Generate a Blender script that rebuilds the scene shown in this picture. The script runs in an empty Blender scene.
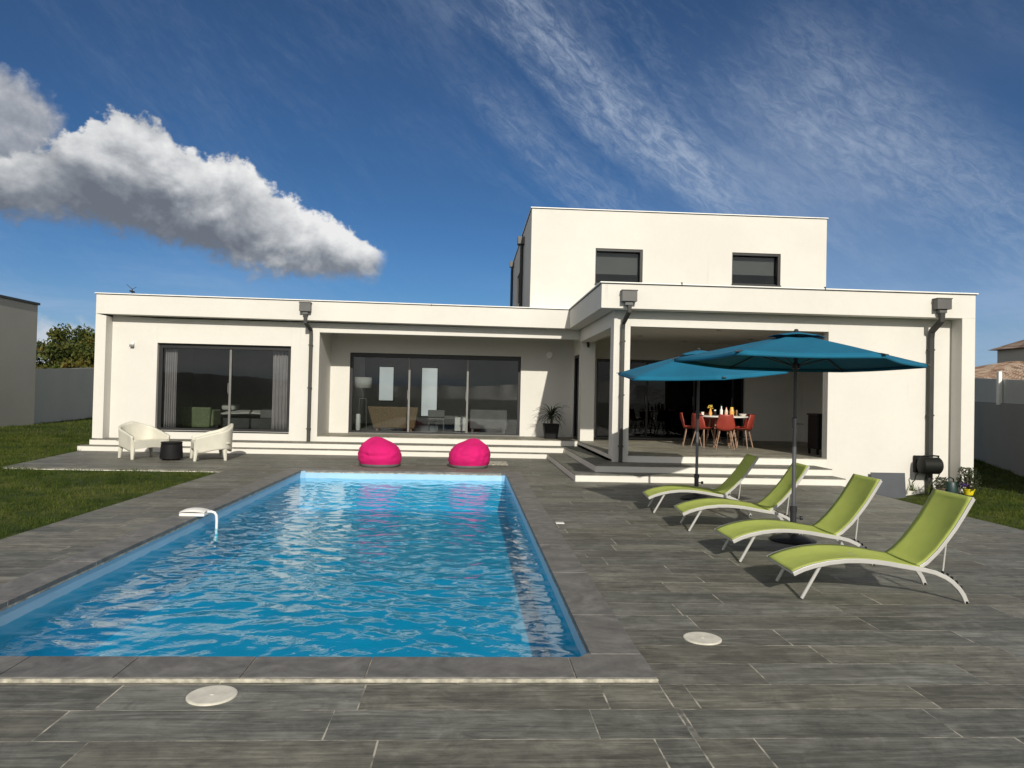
import bpy, bmesh, math, random
import numpy as np
from mathutils import Vector, Matrix, noise
R = math.radians
PI = math.pi
random.seed(11)
rng = np.random.default_rng(5)
C = bpy.context.scene.collection

# ------------------------------------------------------------------ node helpers
class NT:
    def __init__(s, tree):
        s.t = tree; s.n = tree.nodes; s.l = tree.links
    def node(s, typ, **kw):
        n = s.n.new(typ)
        for k, v in kw.items(): setattr(n, k, v)
        return n
    def put(s, sock, v):
        if isinstance(v, bpy.types.NodeSocket): s.l.new(v, sock)
        elif v is not None: sock.default_value = v
    def m(s, op, a, b=None, c=None, clamp=False):
        n = s.node('ShaderNodeMath', operation=op); n.use_clamp = clamp
        s.put(n.inputs[0], a)
        if b is not None: s.put(n.inputs[1], b)
        if c is not None: s.put(n.inputs[2], c)
        return n.outputs[0]
    def mix(s, f, a, b, mode='MIX'):
        n = s.node('ShaderNodeMix', data_type='RGBA', blend_type=mode)
        s.put(n.inputs[0], f)
        for i, v in ((6, a), (7, b)):
            if isinstance(v, (tuple, list)): v = tuple(v) + ((1,) if len(v) == 3 else ())
            s.put(n.inputs[i], v)
        return n.outputs[2]
    def ramp(s, f, stops, interp='LINEAR'):
        n = s.node('ShaderNodeValToRGB'); s.put(n.inputs[0], f)
        cr = n.color_ramp; cr.interpolation = interp
        while len(cr.elements) < len(stops): cr.elements.new(0.5)
        for e, (p, c) in zip(cr.elements, stops):
            e.position = p
            e.color = (c, c, c, 1) if isinstance(c, (int, float)) else tuple(c) + (1,)
        return n.outputs[0]
    def smooth(s, x, a, b):
        n = s.node('ShaderNodeMapRange', interpolation_type='SMOOTHSTEP')
        s.put(n.inputs[0], x); s.put(n.inputs[1], a); s.put(n.inputs[2], b)
        n.inputs[3].default_value = 0; n.inputs[4].default_value = 1
        return n.outputs[0]
    def comb(s, x, y, z):
        n = s.node('ShaderNodeCombineXYZ')
        for i, v in enumerate((x, y, z)): s.put(n.inputs[i], v)
        return n.outputs[0]
    def sep(s, v):
        n = s.node('ShaderNodeSeparateXYZ'); s.put(n.inputs[0], v); return n.outputs
    def schlick(s, normal, f0, gain=1.0):
        g = s.node('ShaderNodeNewGeometry')
        d = s.node('ShaderNodeVectorMath', operation='DOT_PRODUCT')
        s.put(d.inputs[0], g.outputs['Incoming']); s.put(d.inputs[1], normal)
        k = s.m('POWER', s.m('SUBTRACT', 1, s.m('ABSOLUTE', d.outputs['Value']), clamp=True), 5)
        return s.m('MULTIPLY', s.m('ADD', f0, s.m('MULTIPLY', k, 1 - f0)), gain, clamp=True)
    def noise(s, vec, scale=1, detail=4, rough=.5, dist=0, lac=2):
        n = s.node('ShaderNodeTexNoise')
        s.put(n.inputs['Vector'], vec)
        n.inputs['Scale'].default_value = scale; n.inputs['Detail'].default_value = detail
        n.inputs['Roughness'].default_value = rough; n.inputs['Distortion'].default_value = dist
        n.inputs['Lacunarity'].default_value = lac
        return n.outputs[0]

def new_mat(name):
    m = bpy.data.materials.new(name); m.use_nodes = True
    m.node_tree.nodes.clear()
    t = NT(m.node_tree)
    out = t.node('ShaderNodeOutputMaterial')
    return m, t, out

def pbr(name, col, rough=.6, var=.12, vscale=4., metal=0., bump=.0, bscale=60., stretch=(1, 1, 1), spec=.5, sheen=0, trans=0., coat=0.):
    m, t, out = new_mat(name)
    p = t.node('ShaderNodeBsdfPrincipled')
    pos = t.node('ShaderNodeTexCoord').outputs['Object']
    mp = t.node('ShaderNodeMapping'); t.put(mp.inputs[0], pos); mp.inputs['Scale'].default_value = stretch
    n1 = t.noise(mp.outputs[0], vscale, 5, .6)
    f = t.smooth(n1, .3, .7)
    dk = tuple(c * (1 - var) for c in col); lt = tuple(min(1, c * (1 + var)) for c in col)
    t.put(p.inputs['Base Color'], t.mix(f, dk, lt))
    r = t.m('ADD', t.m('MULTIPLY', n1, .16), rough - .08)
    t.put(p.inputs['Roughness'], r)
    p.inputs['Metallic'].default_value = metal
    p.inputs['Specular IOR Level'].default_value = spec
    p.inputs['Coat Weight'].default_value = coat
    if bump:
        b = t.node('ShaderNodeBump'); b.inputs['Strength'].default_value = bump; b.inputs['Distance'].default_value = .01
        t.put(b.inputs['Height'], t.noise(mp.outputs[0], bscale, 4, .6))
        t.put(p.inputs['Normal'], b.outputs[0])
    if trans:
        tr = t.node('ShaderNodeBsdfTranslucent'); t.put(tr.inputs[0], t.mix(f, dk, lt))
        mx = t.node('ShaderNodeMixShader'); mx.inputs[0].default_value = trans
        t.l.new(p.outputs[0], mx.inputs[1]); t.l.new(tr.outputs[0], mx.inputs[2])
        t.l.new(mx.outputs[0], out.inputs[0])
    else:
        t.l.new(p.outputs[0], out.inputs[0])
    return m

# ---- white exterior render with rain streaks and fine grain
def render_mat(name, col, streak=.10):
    m, t, out = new_mat(name)
    p = t.node('ShaderNodeBsdfPrincipled')
    g = t.node('ShaderNodeNewGeometry'); pos = g.outputs['Position']
    x, y, z = t.sep(pos)
    big = t.noise(pos, .55, 5, .6)
    fine = t.noise(pos, 9, 6, .7)
    st = t.noise(t.comb(t.m('MULTIPLY', x, 5.5), t.m('MULTIPLY', y, 5.5), t.m('MULTIPLY', z, .35)), 1, 5, .65)
    st = t.m('MULTIPLY', t.smooth(st, .60, .80), t.smooth(t.noise(pos, .9, 2, .5), .45, .62))
    st = t.m('MULTIPLY', st, streak)
    c = t.mix(t.smooth(big, .3, .7), tuple(k * .955 for k in col), tuple(k * 1.03 for k in col))
    c = t.mix(t.m('MULTIPLY', t.smooth(fine, .35, .75), .13), c, tuple(k * .80 for k in col))
    c = t.mix(st, c, (.40, .35, .27))
    t.put(p.inputs['Base Color'], c)
    p.inputs['Roughness'].default_value = .88; p.inputs['Specular IOR Level'].default_value = .2
    b = t.node('ShaderNodeBump'); b.inputs['Strength'].default_value = .35; b.inputs['Distance'].default_value = .004
    t.put(b.inputs['Height'], t.noise(pos, 140, 3, .7)); t.put(p.inputs['Normal'], b.outputs[0])
    t.l.new(p.outputs[0], out.inputs[0])
    return m

# ---- wood-effect porcelain planks with pale grout
def plank_mat(name, W=.305, L=1.21, y0=4.144, grout=.0032, seam=True, gain=1.0):
    m, t, out = new_mat(name)
    p = t.node('ShaderNodeBsdfPrincipled')
    pos = t.node('ShaderNodeNewGeometry').outputs['Position']
    x, y, z = t.sep(pos)
    v = t.m('DIVIDE', t.m('SUBTRACT', y, y0), W)
    row = t.m('FLOOR', v); fy = t.m('FRACT', v)
    wn = t.node('ShaderNodeTexWhiteNoise', noise_dimensions='1D'); t.put(wn.inputs['W'], t.m('ADD', row, 91.3))
    u = t.m('DIVIDE', t.m('ADD', x, t.m('MULTIPLY', wn.outputs[0], L)), L)
    if seam:   # the joint that runs on from the pool's corner separates two fields of planks
        fld = t.m('MULTIPLY', t.m('LESS_THAN', x, 1.033), t.m('LESS_THAN', y, 3.9))
        u = t.m('ADD', u, t.m('MULTIPLY', fld, .37))
    col = t.m('FLOOR', u); fx = t.m('FRACT', u)
    w2 = t.node('ShaderNodeTexWhiteNoise', noise_dimensions='3D'); t.put(w2.inputs['Vector'], t.comb(row, col, 3.7))
    rnd = w2.outputs[0]
    r2 = t.sep(w2.outputs[1])
    dy = t.m('MULTIPLY', t.m('MINIMUM', fy, t.m('SUBTRACT', 1, fy)), W)
    dx = t.m('MULTIPLY', t.m('MINIMUM', fx, t.m('SUBTRACT', 1, fx)), L)
    if seam:
        dsx = t.m('ADD', t.m('ABSOLUTE', t.m('SUBTRACT', x, 1.033)), t.m('MULTIPLY', t.m('GREATER_THAN', y, 3.9), 9))
        dx = t.m('MINIMUM', dx, dsx)
    gv = t.comb(t.m('ADD', t.m('MULTIPLY', x, 1.5), t.m('MULTIPLY', rnd, 60)), t.m('ADD', t.m('MULTIPLY', y, 15), t.m('MULTIPLY', r2[0], 30)), t.m('MULTIPLY', r2[1], 40))
    g1 = t.noise(gv, 1.0, 8, .68, 1.6)
    g2 = t.noise(t.comb(t.m('ADD', x, t.m('MULTIPLY', rnd, 20)), t.m('MULTIPLY', y, 2.6), t.m('MULTIPLY', r2[2], 9)), 2.3, 5, .6)
    g3 = t.noise(t.comb(t.m('ADD', t.m('MULTIPLY', x, 5), t.m('MULTIPLY', rnd, 60)), t.m('MULTIPLY', y, 85), rnd), 1.0, 5, .7)
    g4 = t.noise(t.comb(t.m('ADD', x, t.m('MULTIPLY', rnd, 33)), t.m('ADD', y, t.m('MULTIPLY', r2[1], 21)), 1), 5.5, 7, .72, 1.2)
    f = t.m('ADD', t.m('MULTIPLY', g1, .42), t.m('ADD', t.m('ADD', t.m('MULTIPLY', g2, .20), t.m('MULTIPLY', g4, .30)), t.m('MULTIPLY', g3, .20)))
    f = t.m('ADD', f, t.m('MULTIPLY', t.m('SUBTRACT', rnd, .5), .075))
    c = t.ramp(f, ((.40, (.046, .046, .040)), (.51, (.097, .098, .085)), (.59, (.168, .170, .150)), (.71, (.31, .312, .285))))
    warm = t.mix(t.smooth(r2[2], .25, .95), (1, 1, 1), (1.05, 1.0, .94))
    c = t.mix(1, c, warm, 'MULTIPLY')
    if gain != 1: c = t.mix(1, c, (gain, gain * .97, gain * .92), 'MULTIPLY')
    # wide soft weather stains
    stn = t.smooth(t.noise(pos, .8, 5, .6), .35, .7)
    c = t.mix(t.m('MULTIPLY', stn, .30), c, (.135, .135, .115))
    gn = t.noise(pos, 3.1, 4, .6)
    wid_y = t.m('MULTIPLY', t.m('ADD', .55, t.smooth(gn, .38, .62)), grout * .75)
    wid_x = t.m('MULTIPLY', t.m('ADD', .6, t.smooth(gn, .42, .55)), grout * .85)
    gm = t.m('MAXIMUM', t.m('LESS_THAN', dy, wid_y), t.m('LESS_THAN', dx, wid_x))
    gc = t.mix(t.smooth(t.noise(pos, 7.3, 3, .6), .36, .60), (.15, .145, .125), (.50, .47, .40))
    c2 = t.mix(gm, c, gc)
    t.put(p.inputs['Base Color'], c2)
    t.put(p.inputs['Roughness'], t.m('ADD', .44, t.m('MULTIPLY', g2, .28)))
    p.inputs['Specular IOR Level'].default_value = .35
    b = t.node('ShaderNodeBump'); b.inputs['Strength'].default_value = .5; b.inputs['Distance'].default_value = .003
    t.put(b.inputs['Height'], t.m('SUBTRACT', t.m('MULTIPLY', g1, .8), gm)); t.put(p.inputs['Normal'], b.outputs[0])
    t.l.new(p.outputs[0], out.inputs[0])
    return m

def slate_mat(name, k=1.0):
    m, t, out = new_mat(name)
    p = t.node('ShaderNodeBsdfPrincipled')
    pos = t.node('ShaderNodeNewGeometry').outputs['Position']
    rnd = t.node('ShaderNodeObjectInfo').outputs['Random']
    a = t.noise(pos, 2.2, 8, .68, 2.5)
    b_ = t.noise(pos, 9, 6, .7, 1.0)
    f = t.m('ADD', t.m('MULTIPLY', a, .7), t.m('MULTIPLY', b_, .3))
    c = t.ramp(f, ((.33, (.068 * k, .066 * k, .063 * k)), (.5, (.110 * k, .107 * k, .102 * k)), (.7, (.178 * k, .174 * k, .166 * k))))
    w = t.smooth(t.noise(pos, 1.7, 8, .75, 1.5), .63, .72)
    c = t.mix(t.m('MULTIPLY', w, .35), c, (.36, .34, .31))
    t.put(p.inputs['Base Color'], c); p.inputs['Roughness'].default_value = .55
    p.inputs['Specular IOR Level'].default_value = .35
    bb = t.node('ShaderNodeBump'); bb.inputs['Strength'].default_value = .4; bb.inputs['Distance'].default_value = .004
    t.put(bb.inputs['Height'], f); t.put(p.inputs['Normal'], bb.outputs[0])
    t.l.new(p.outputs[0], out.inputs[0])
    return m

def glass_mat(name, tint=(.55, .58, .58), base=.05, refl=.62):
    m, t, out = new_mat(name)
    tr = t.node('ShaderNodeBsdfTransparent'); tr.inputs[0].default_value = tint + (1,)
    gl = t.node('ShaderNodeBsdfGlossy'); gl.inputs['Roughness'].default_value = .005; gl.inputs[0].default_value = (refl, refl * 1.03, refl * 1.06, 1)
    pos = t.node('ShaderNodeNewGeometry').outputs['Position']
    b = t.node('ShaderNodeBump'); b.inputs['Strength'].default_value = .02; b.inputs['Distance'].default_value = .02
    t.put(b.inputs['Height'], t.noise(pos, 1.3, 2, .5)); t.put(gl.inputs['Normal'], b.outputs[0])
    f = t.schlick(b.outputs[0], .045 + base)
    mx = t.node('ShaderNodeMixShader'); t.put(mx.inputs[0], f)
    t.l.new(tr.outputs[0], mx.inputs[1]); t.l.new(gl.outputs[0], mx.inputs[2]); t.l.new(mx.outputs[0], out.inputs[0])
    return m

def water_mat():
    m, t, out = new_mat('pool water')
    tr = t.node('ShaderNodeBsdfTransparent')
    tr.inputs[0].default_value = (.05, .715, .855, 1)
    gl = t.node('ShaderNodeBsdfGlossy'); gl.inputs['Roughness'].default_value = .02; gl.inputs[0].default_value = (1, 1, 1, 1)
    pos = t.node('ShaderNodeNewGeometry').outputs['Position']
    b = t.node('ShaderNodeBump'); b.inputs['Strength'].default_value = .35; b.inputs['Distance'].default_value = .01
    t.put(b.inputs['Height'], t.noise(pos, 9, 3, .55, .6))
    t.put(gl.inputs['Normal'], b.outputs[0])
    mx = t.node('ShaderNodeMixShader'); t.put(mx.inputs[0], t.schlick(b.outputs[0], .02, 1.0))
    t.l.new(tr.outputs[0], mx.inputs[1]); t.l.new(gl.outputs[0], mx.inputs[2]); t.l.new(mx.outputs[0], out.inputs[0])
    return m

def grass_mat(name, blades):
    m, t, out = new_mat(name)
    p = t.node('ShaderNodeBsdfPrincipled')
    pos = t.node('ShaderNodeNewGeometry').outputs['Position']
    a = t.noise(pos, .55, 5, .65, .8); b = t.noise(pos, 3.5, 5, .7); c = t.noise(pos, 30, 3, .7)
    f = t.m('ADD', t.m('MULTIPLY', a, .42), t.m('ADD', t.m('MULTIPLY', b, .42), t.m('MULTIPLY', c, .25)))
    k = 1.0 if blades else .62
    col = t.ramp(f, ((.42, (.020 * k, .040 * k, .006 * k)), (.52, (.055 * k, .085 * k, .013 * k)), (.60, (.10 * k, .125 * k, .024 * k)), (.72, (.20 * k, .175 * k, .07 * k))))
    t.put(p.inputs['Base Color'], col); p.inputs['Roughness'].default_value = .75; p.inputs['Specular IOR Level'].default_value = .15
    if blades:
        tr = t.node('ShaderNodeBsdfTranslucent'); t.put(tr.inputs[0], col)
        mx = t.node('ShaderNodeMixShader'); mx.inputs[0].default_value = .3
        t.l.new(p.outputs[0], mx.inputs[1]); t.l.new(tr.outputs[0], mx.inputs[2]); t.l.new(mx.outputs[0], out.inputs[0])
    else: t.l.new(p.outputs[0], out.inputs[0])
    return m

def leaf_mat(name, stops, scale=1.2, trans=.25):
    m, t, out = new_mat(name)
    p = t.node('ShaderNodeBsdfPrincipled')
    pos = t.node('ShaderNodeNewGeometry').outputs['Position']
    f = t.m('ADD', t.m('MULTIPLY', t.noise(pos, scale, 3, .6), .6), t.m('MULTIPLY', t.noise(pos, scale * 14, 2, .6), .4))
    col = t.ramp(f, stops)
    t.put(p.inputs['Base Color'], col); p.inputs['Roughness'].default_value = .6; p.inputs['Specular IOR Level'].default_value = .3
    tr = t.node('ShaderNodeBsdfTranslucent'); t.put(tr.inputs[0], col)
    mx = t.node('ShaderNodeMixShader'); mx.inputs[0].default_value = trans
    t.l.new(p.outputs[0], mx.inputs[1]); t.l.new(tr.outputs[0], mx.inputs[2]); t.l.new(mx.outputs[0], out.inputs[0])
    return m

M = dict(
    white=render_mat('white exterior render', (.685, .672, .632), .42),
    riser=render_mat('white riser render', (.72, .70, .65), .22),
    cap=pbr('white roof coping metal', (.82, .82, .80), .45, .04),
    capdark=pbr('dark roof membrane and cap shadow', (.06, .06, .06), .7, .2),
    inner=pbr('interior paint', (.34, .34, .33), .85, .05),
    innerdark=pbr('kitchen panel', (.05, .052, .055), .5, .2),
    anth=pbr('anthracite aluminium', (.013, .014, .016), .45, .12, spec=.4),
    pipe=pbr('zinc grey downpipe', (.035, .035, .033), .55, .15, spec=.4),
    box=pbr('grey rain box', (.10, .10, .10), .55, .12),
    rail=pbr('bare aluminium', (.17, .17, .165), .45, .08, metal=.2),
    plank=plank_mat('wood effect porcelain planks'),
    plankl=plank_mat('lightened wood effect floor tiles', seam=False, gain=1.7),  # deck tile lightened to look sunlit and bounce light into the recess
    slate=slate_mat('slate coping', 1.45),
    slabdark=pbr('dark slate panel', (.062, .07, .085), .6, .08, 5),
    grout=pbr('white grout', (.40, .38, .32), .9, .45, 14, bump=.4, bscale=90),
    glass=glass_mat('window glass', (.76, .78, .78), .0),
    glassd=glass_mat('terrace window glass', (.28, .29, .30), .0, .34),
    water=water_mat(),
    liner=pbr('blue pool liner', (.25, .60, .76), .5, .05, 1.5),
    linerw=pbr('pale waterline strip', (.70, .84, .90), .45, .04),
    grass=grass_mat('grass blades', True), turf=grass_mat('turf', False),
    navy=None)
M['teal'] = pbr('teal canopy cloth', (.003, .15, .275), .85, .10, 1.6, bump=.15, bscale=300, trans=.12)
M['pole'] = pbr('dark painted steel', (.025, .026, .03), .38, .15, spec=.5)
M['polel'] = pbr('grey lower pole', (.12, .125, .14), .35, .15, metal=.4)
M['base'] = pbr('black cast base', (.012, .012, .013), .5, .2, bump=.2, bscale=40)
M['sling'] = pbr('lime mesh sling', (.57, .66, .155), .7, .07, 3., bump=.3, bscale=400, trans=.22)
M['alu'] = pbr('pale grey lounger tube', (.43, .43, .42), .36, .06, spec=.5)
M['blackp'] = pbr('black plastic', (.010, .010, .011), .62, .2, spec=.2)
M['cream'] = pbr('cream moulded plastic', (.60, .585, .51), .5, .05)
M['pink'] = pbr('fuchsia bean bag cloth', (.55, .0015, .135), .85, .10, 3., bump=.25, bscale=70)
M['greyc'] = pbr('grey bean bag base', (.16, .155, .16), .7, .1)
M['red'] = pbr('brick red moulded plastic', (.29, .042, .028), .42, .08)
M['wood'] = pbr('pale wood leg', (.30, .19, .13), .5, .15, 6, stretch=(1, 1, .2))
M['wtop'] = pbr('white tabletop', (.75, .73, .68), .35, .04)
M['curtain'] = pbr('pale curtain cloth', (.60, .55, .565), .9, .08, trans=.25)
M['greenc'] = pbr('moss green upholstery', (.20, .24, .13), .9, .18, 18)
M['brownc'] = pbr('brown wicker', (.22, .15, .08), .8, .35, 30)
M['greyu'] = pbr('grey upholstery', (.17, .17, .17), .9, .12)
M['linen'] = pbr('white bed linen', (.55, .54, .52), .9, .08)
M['lampw'] = pbr('white lamp shade', (.75, .74, .70), .8, .04, trans=.3)
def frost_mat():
    m, t, out = new_mat('glowing frosted pane')
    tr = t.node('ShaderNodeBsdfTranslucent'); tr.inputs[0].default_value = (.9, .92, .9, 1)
    em = t.node('ShaderNodeEmission'); em.inputs[0].default_value = (1, 1, .90, 1)  # added glow stands in for daylight coming through the pane
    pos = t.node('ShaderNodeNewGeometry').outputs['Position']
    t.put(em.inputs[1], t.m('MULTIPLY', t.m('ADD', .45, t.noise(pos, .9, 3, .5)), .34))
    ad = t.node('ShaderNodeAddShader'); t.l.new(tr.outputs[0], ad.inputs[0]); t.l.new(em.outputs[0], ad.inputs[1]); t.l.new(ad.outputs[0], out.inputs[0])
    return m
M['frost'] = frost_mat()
M['linerb'] = pbr('pale blue pool rim', (.36, .60, .80), .45, .05, 2)
M['whitep'] = pbr('white plastic', (.80, .80, .78), .4, .03)
M['lid'] = pbr('ivory plastic lid', (.66, .64, .56), .5, .12, 9)
M['bark'] = pbr('bark', (.10, .075, .05), .9, .3, 9, bump=.6, bscale=12)
M['treeleaf'] = leaf_mat('hedge leaves', ((.32, (.018, .035, .008)), (.48, (.05, .075, .016)), (.58, (.12, .12, .025)), (.70, (.30, .15, .03))), .5)
M['yucca'] = leaf_mat('yucca leaves', ((.3, (.010, .022, .008)), (.7, (.035, .06, .02))), 4, .1)
M['bushleaf'] = leaf_mat('potted plant leaves', ((.3, (.012, .022, .010)), (.6, (.04, .055, .02)), (.75, (.09, .08, .03))), 6, .1)
M['yellow'] = pbr('yellow pot', (.75, .62, .02), .45, .05)
M['violet'] = pbr('violet petals', (.10, .02, .30), .6, .1)
M['can'] = pbr('dark green plastic', (.018, .045, .045), .45, .1)
M['hose'] = pbr('black hose', (.008, .009, .008), .55, .1, spec=.25)
M['greywall'] = render_mat('grey cement render', (.54, .52, .455), .10)
M['taupewall'] = render_mat('taupe cement render', (.42, .40, .355), .12)
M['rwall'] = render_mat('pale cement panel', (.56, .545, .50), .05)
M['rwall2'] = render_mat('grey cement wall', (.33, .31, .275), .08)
M['soil'] = pbr('bare soil', (.10, .08, .045), .95, .3, 20, bump=.6, bscale=30)
M['rooft'] = None
M['hill'] = leaf_mat('far hill woodland', ((.3, (.008, .013, .006)), (.5, (.015, .022, .009)), (.7, (.03, .033, .016))), .06, 0)  # darkened so the slopes read as turned away from the sun
M['terrac'] = pbr('spotlight metal', (.3, .3, .3), .4, .1, metal=.5)
M['amber'] = pbr('amber glass', (.75, .38, .10), .2, .1, spec=.6)
M['pinkg'] = pbr('pale pink glass', (.75, .45, .35), .2, .1, spec=.6)
M['flower'] = pbr('yellow flowers', (.85, .62, .12), .7, .15)

def tile_mat():
    m, t, out = new_mat('weathered roof tiles')
    p = t.node('ShaderNodeBsdfPrincipled')
    pos = t.node('ShaderNodeNewGeometry').outputs['Position']
    x, y, z = t.sep(pos)
    w = t.node('ShaderNodeTexWhiteNoise', noise_dimensions='3D')
    t.put(w.inputs['Vector'], t.comb(t.m('FLOOR', t.m('DIVIDE', x, .24)), t.m('FLOOR', t.m('DIVIDE', y, .4)), 1.0))
    n = t.noise(pos, 1.5, 5, .7)
    f = t.m('ADD', t.m('MULTIPLY', w.outputs[0], .6), t.m('MULTIPLY', n, .4))
    t.put(p.inputs['Base Color'], t.ramp(f, ((.15, (.09, .06, .045)), (.4, (.21, .13, .09)), (.6, (.30, .21, .15)), (.85, (.38, .32, .26)))))
    p.inputs['Roughness'].default_value = .85
    t.l.new(p.outputs[0], out.inputs[0]); return m
M['rooft'] = tile_mat()

# ------------------------------------------------------------------ geometry helpers
class MB:
    def __init__(s): s.v = []; s.f = []
    def add(s, vs, fs):
        o = len(s.v); s.v += [tuple(v) for v in vs]; s.f += [tuple(i + o for i in f) for f in fs]; return s
    def box(s, x0, x1, y0, y1, z0, z1, ztl=0., zbl=0.):
        v = [(x0, y0, z0 + zbl), (x1, y0, z0), (x1, y1, z0), (x0, y1, z0 + zbl), (x0, y0, z1 + ztl), (x1, y0, z1), (x1, y1, z1), (x0, y1, z1 + ztl)]
        return s.add(v, [(0, 3, 2, 1), (4, 5, 6, 7), (0, 1, 5, 4), (1, 2, 6, 5), (2, 3, 7, 6), (3, 0, 4, 7)])
    def obox(s, c, sx, sy, sz, rot):
        q = rot
        v = [Vector(c) + q @ Vector((a * sx / 2, b * sy / 2, d * sz / 2)) for d in (-1, 1) for a, b in ((-1, -1), (1, -1), (1, 1), (-1, 1))]
        return s.add(v, [(0, 3, 2, 1), (4, 5, 6, 7), (0, 1, 5, 4), (1, 2, 6, 5), (2, 3, 7, 6), (3, 0, 4, 7)])
    def tube(s, pts, rad, n=8, rect=None, up=None, closed=False):
        pts = [Vector(p) for p in pts]; N = len(pts)
        rads = rad if isinstance(rad, (list, tuple)) else [rad] * N
        rings = []
        T0 = (pts[1] - pts[0]).normalized()
        ref = Vector(up) if up else (Vector((0, 0, 1)) if abs(T0.z) < .9 else Vector((1, 0, 0)))
        u = (ref - T0 * ref.dot(T0)).normalized()
        for i, p in enumerate(pts):
            T = ((pts[min(i + 1, N - 1)] - pts[max(i - 1, 0)])).normalized()
            u = (u - T * u.dot(T)).normalized(); w = T.cross(u)
            if rect:
                a, b = rect[0] / 2, rect[1] / 2   # a along w (side), b along u (up)
                ring = [p + w * (sa * a) + u * (sb * b) for sa, sb in ((-1, -1), (1, -1), (1, 1), (-1, 1))]
            else:
                ring = [p + (u * math.cos(2 * PI * k / n) + w * math.sin(2 * PI * k / n)) * rads[i] for k in range(n)]
            rings.append(ring)
        m = len(rings[0]); vs = [v for r in rings for v in r]; fs = []
        for i in range(N - 1):
            for k in range(m):
                a = i * m + k; b = i * m + (k + 1) % m
                fs.append((a, b, b + m, a + m))
        fs.append(tuple(range(m - 1, -1, -1))); fs.append(tuple((N - 1) * m + k for k in range(m)))
        return s.add(vs, fs)
    def lathe(s, prof, c=(0, 0, 0), n=24, cap=True):
        vs = []; fs = []; K = len(prof)
        for r, z in prof:
            for k in range(n):
                a = 2 * PI * k / n; vs.append((c[0] + r * math.cos(a), c[1] + r * math.sin(a), c[2] + z))
        for i in range(K - 1):
            for k in range(n):
                a = i * n + k; b = i * n + (k + 1) % n; fs.append((a, b, b + n, a + n))
        if cap:
            fs.append(tuple(range(n - 1, -1, -1))); fs.append(tuple((K - 1) * n + k for k in range(n)))
        return s.add(vs, fs)
    def prism(s, poly, z0, z1):
        n = len(poly); vs = [(x, y, z0) for x, y in poly] + [(x, y, z1) for x, y in poly]
        fs = [tuple(range(n - 1, -1, -1)), tuple(range(n, 2 * n))] + [(i, (i + 1) % n, (i + 1) % n + n, i + n) for i in range(n)]
        return s.add(vs, fs)
    def grid(s, fn, nu, nv):
        vs = [fn(i / nu, j / nv) for j in range(nv + 1) for i in range(nu + 1)]
        fs = [(j * (nu + 1) + i, j * (nu + 1) + i + 1, (j + 1) * (nu + 1) + i + 1, (j + 1) * (nu + 1) + i) for j in range(nv) for i in range(nu)]
        return s.add(vs, fs)
    def build(s, name, mat, parent=None, smooth=False, bevel=0., solid=0., subsurf=0, world=False, recalc=True):
        me = bpy.data.meshes.new(name); me.from_pydata(s.v, [], s.f); me.validate()
        o = bpy.data.objects.new(name, me); C.objects.link(o)
        me.materials.append(M[mat] if isinstance(mat, str) else mat)
        if parent:
            o.parent = parent
            if world: o.location = -parent.location
        if recalc: bm = bmesh.new(); bm.from_mesh(me); bmesh.ops.recalc_face_normals(bm, faces=bm.faces); bm.to_mesh(me); bm.free()
        if smooth:
            for p in me.polygons: p.use_smooth = True
            if smooth != 'all': me.set_sharp_from_angle(angle=R(38))
        if solid:
            d = o.modifiers.new('solid', 'SOLIDIFY'); d.thickness = solid; d.offset = 0
        if subsurf:
            d = o.modifiers.new('sub', 'SUBSURF'); d.levels = subsurf; d.render_levels = subsurf
        if bevel:
            d = o.modifiers.new('bev', 'BEVEL'); d.width = bevel; d.segments = 2; d.limit_method = 'ANGLE'; d.angle_limit = R(40)
        return o

def tag(o, label=None, cat=None, group=None, kind=None):
    if label: o['label'] = label
    if cat: o['category'] = cat
    if group: o['group'] = group
    if kind: o['kind'] = kind
    return o
def thing(name, label, cat, loc=(0, 0, 0), rz=0., group=None):
    o = bpy.data.objects.new(name, None); C.objects.link(o); o.empty_display_size = .2
    o.location = loc; o.rotation_euler = (0, 0, rz)
    return tag(o, label, cat, group)
def bx(*a, **k): return MB().box(*a, **k)

# ------------------------------------------------------------------ terrain
def gz(x, y):
    z = -.035
    if x > 6.7:
        s = min(max((y - 8.5) / 5., 0), 1); s = s * s * (3 - 2 * s)
        q = min(max((x - 6.8) / 1.0, 0), 1)
        z -= .19 * s * q
        z -= .02 * noise.noise(Vector((x * .7, y * .7, 0)))
        tx = min(max((9.3 - x) / .8, 0), 1); ty = min(max((y - 11.3) / 1.6, 0), 1); z -= .17 * tx * ty * q ** .3
    elif x < -4.4 or y > 18:
        z += .015 * noise.noise(Vector((x * .5, y * .5, 3)))
        if y > 18.5 and x < -9: z += min(.15, (y - 18.5) * .03)
    return z
def axis(a, b, fine0, fine1, st):
    pts = [a]
    for k in np.geomspace(1, abs(fine0 - a) + 1, 14)[::-1]:
        v = fine0 - (k - 1)
        if v > pts[-1] + .1: pts.append(v)
    v = fine0
    while v < fine1: v += st; pts.append(min(v, fine1))
    for k in np.geomspace(1, abs(b - fine1) + 1, 14):
        w = fine1 + (k - 1)
        if w > pts[-1] + .1: pts.append(w)
    return sorted(set(round(float(p), 4) for p in pts))
g = MB()
def patch(xs, ys):
    vs = [(x, y, gz(x, y)) for y in ys for x in xs]; n = len(xs)
    g.add(vs, [(j * n + i, j * n + i + 1, (j + 1) * n + i + 1, (j + 1) * n + i) for j in range(len(ys) - 1) for i in range(n - 1)])
ysA = axis(-420, 420, 3, 28, .7)
patch([x for x in axis(-420, -4.45, -22, -4.45, .8)], ysA)
patch([x for x in axis(6.75, 420, 6.75, 20, .55)], ysA)
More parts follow.
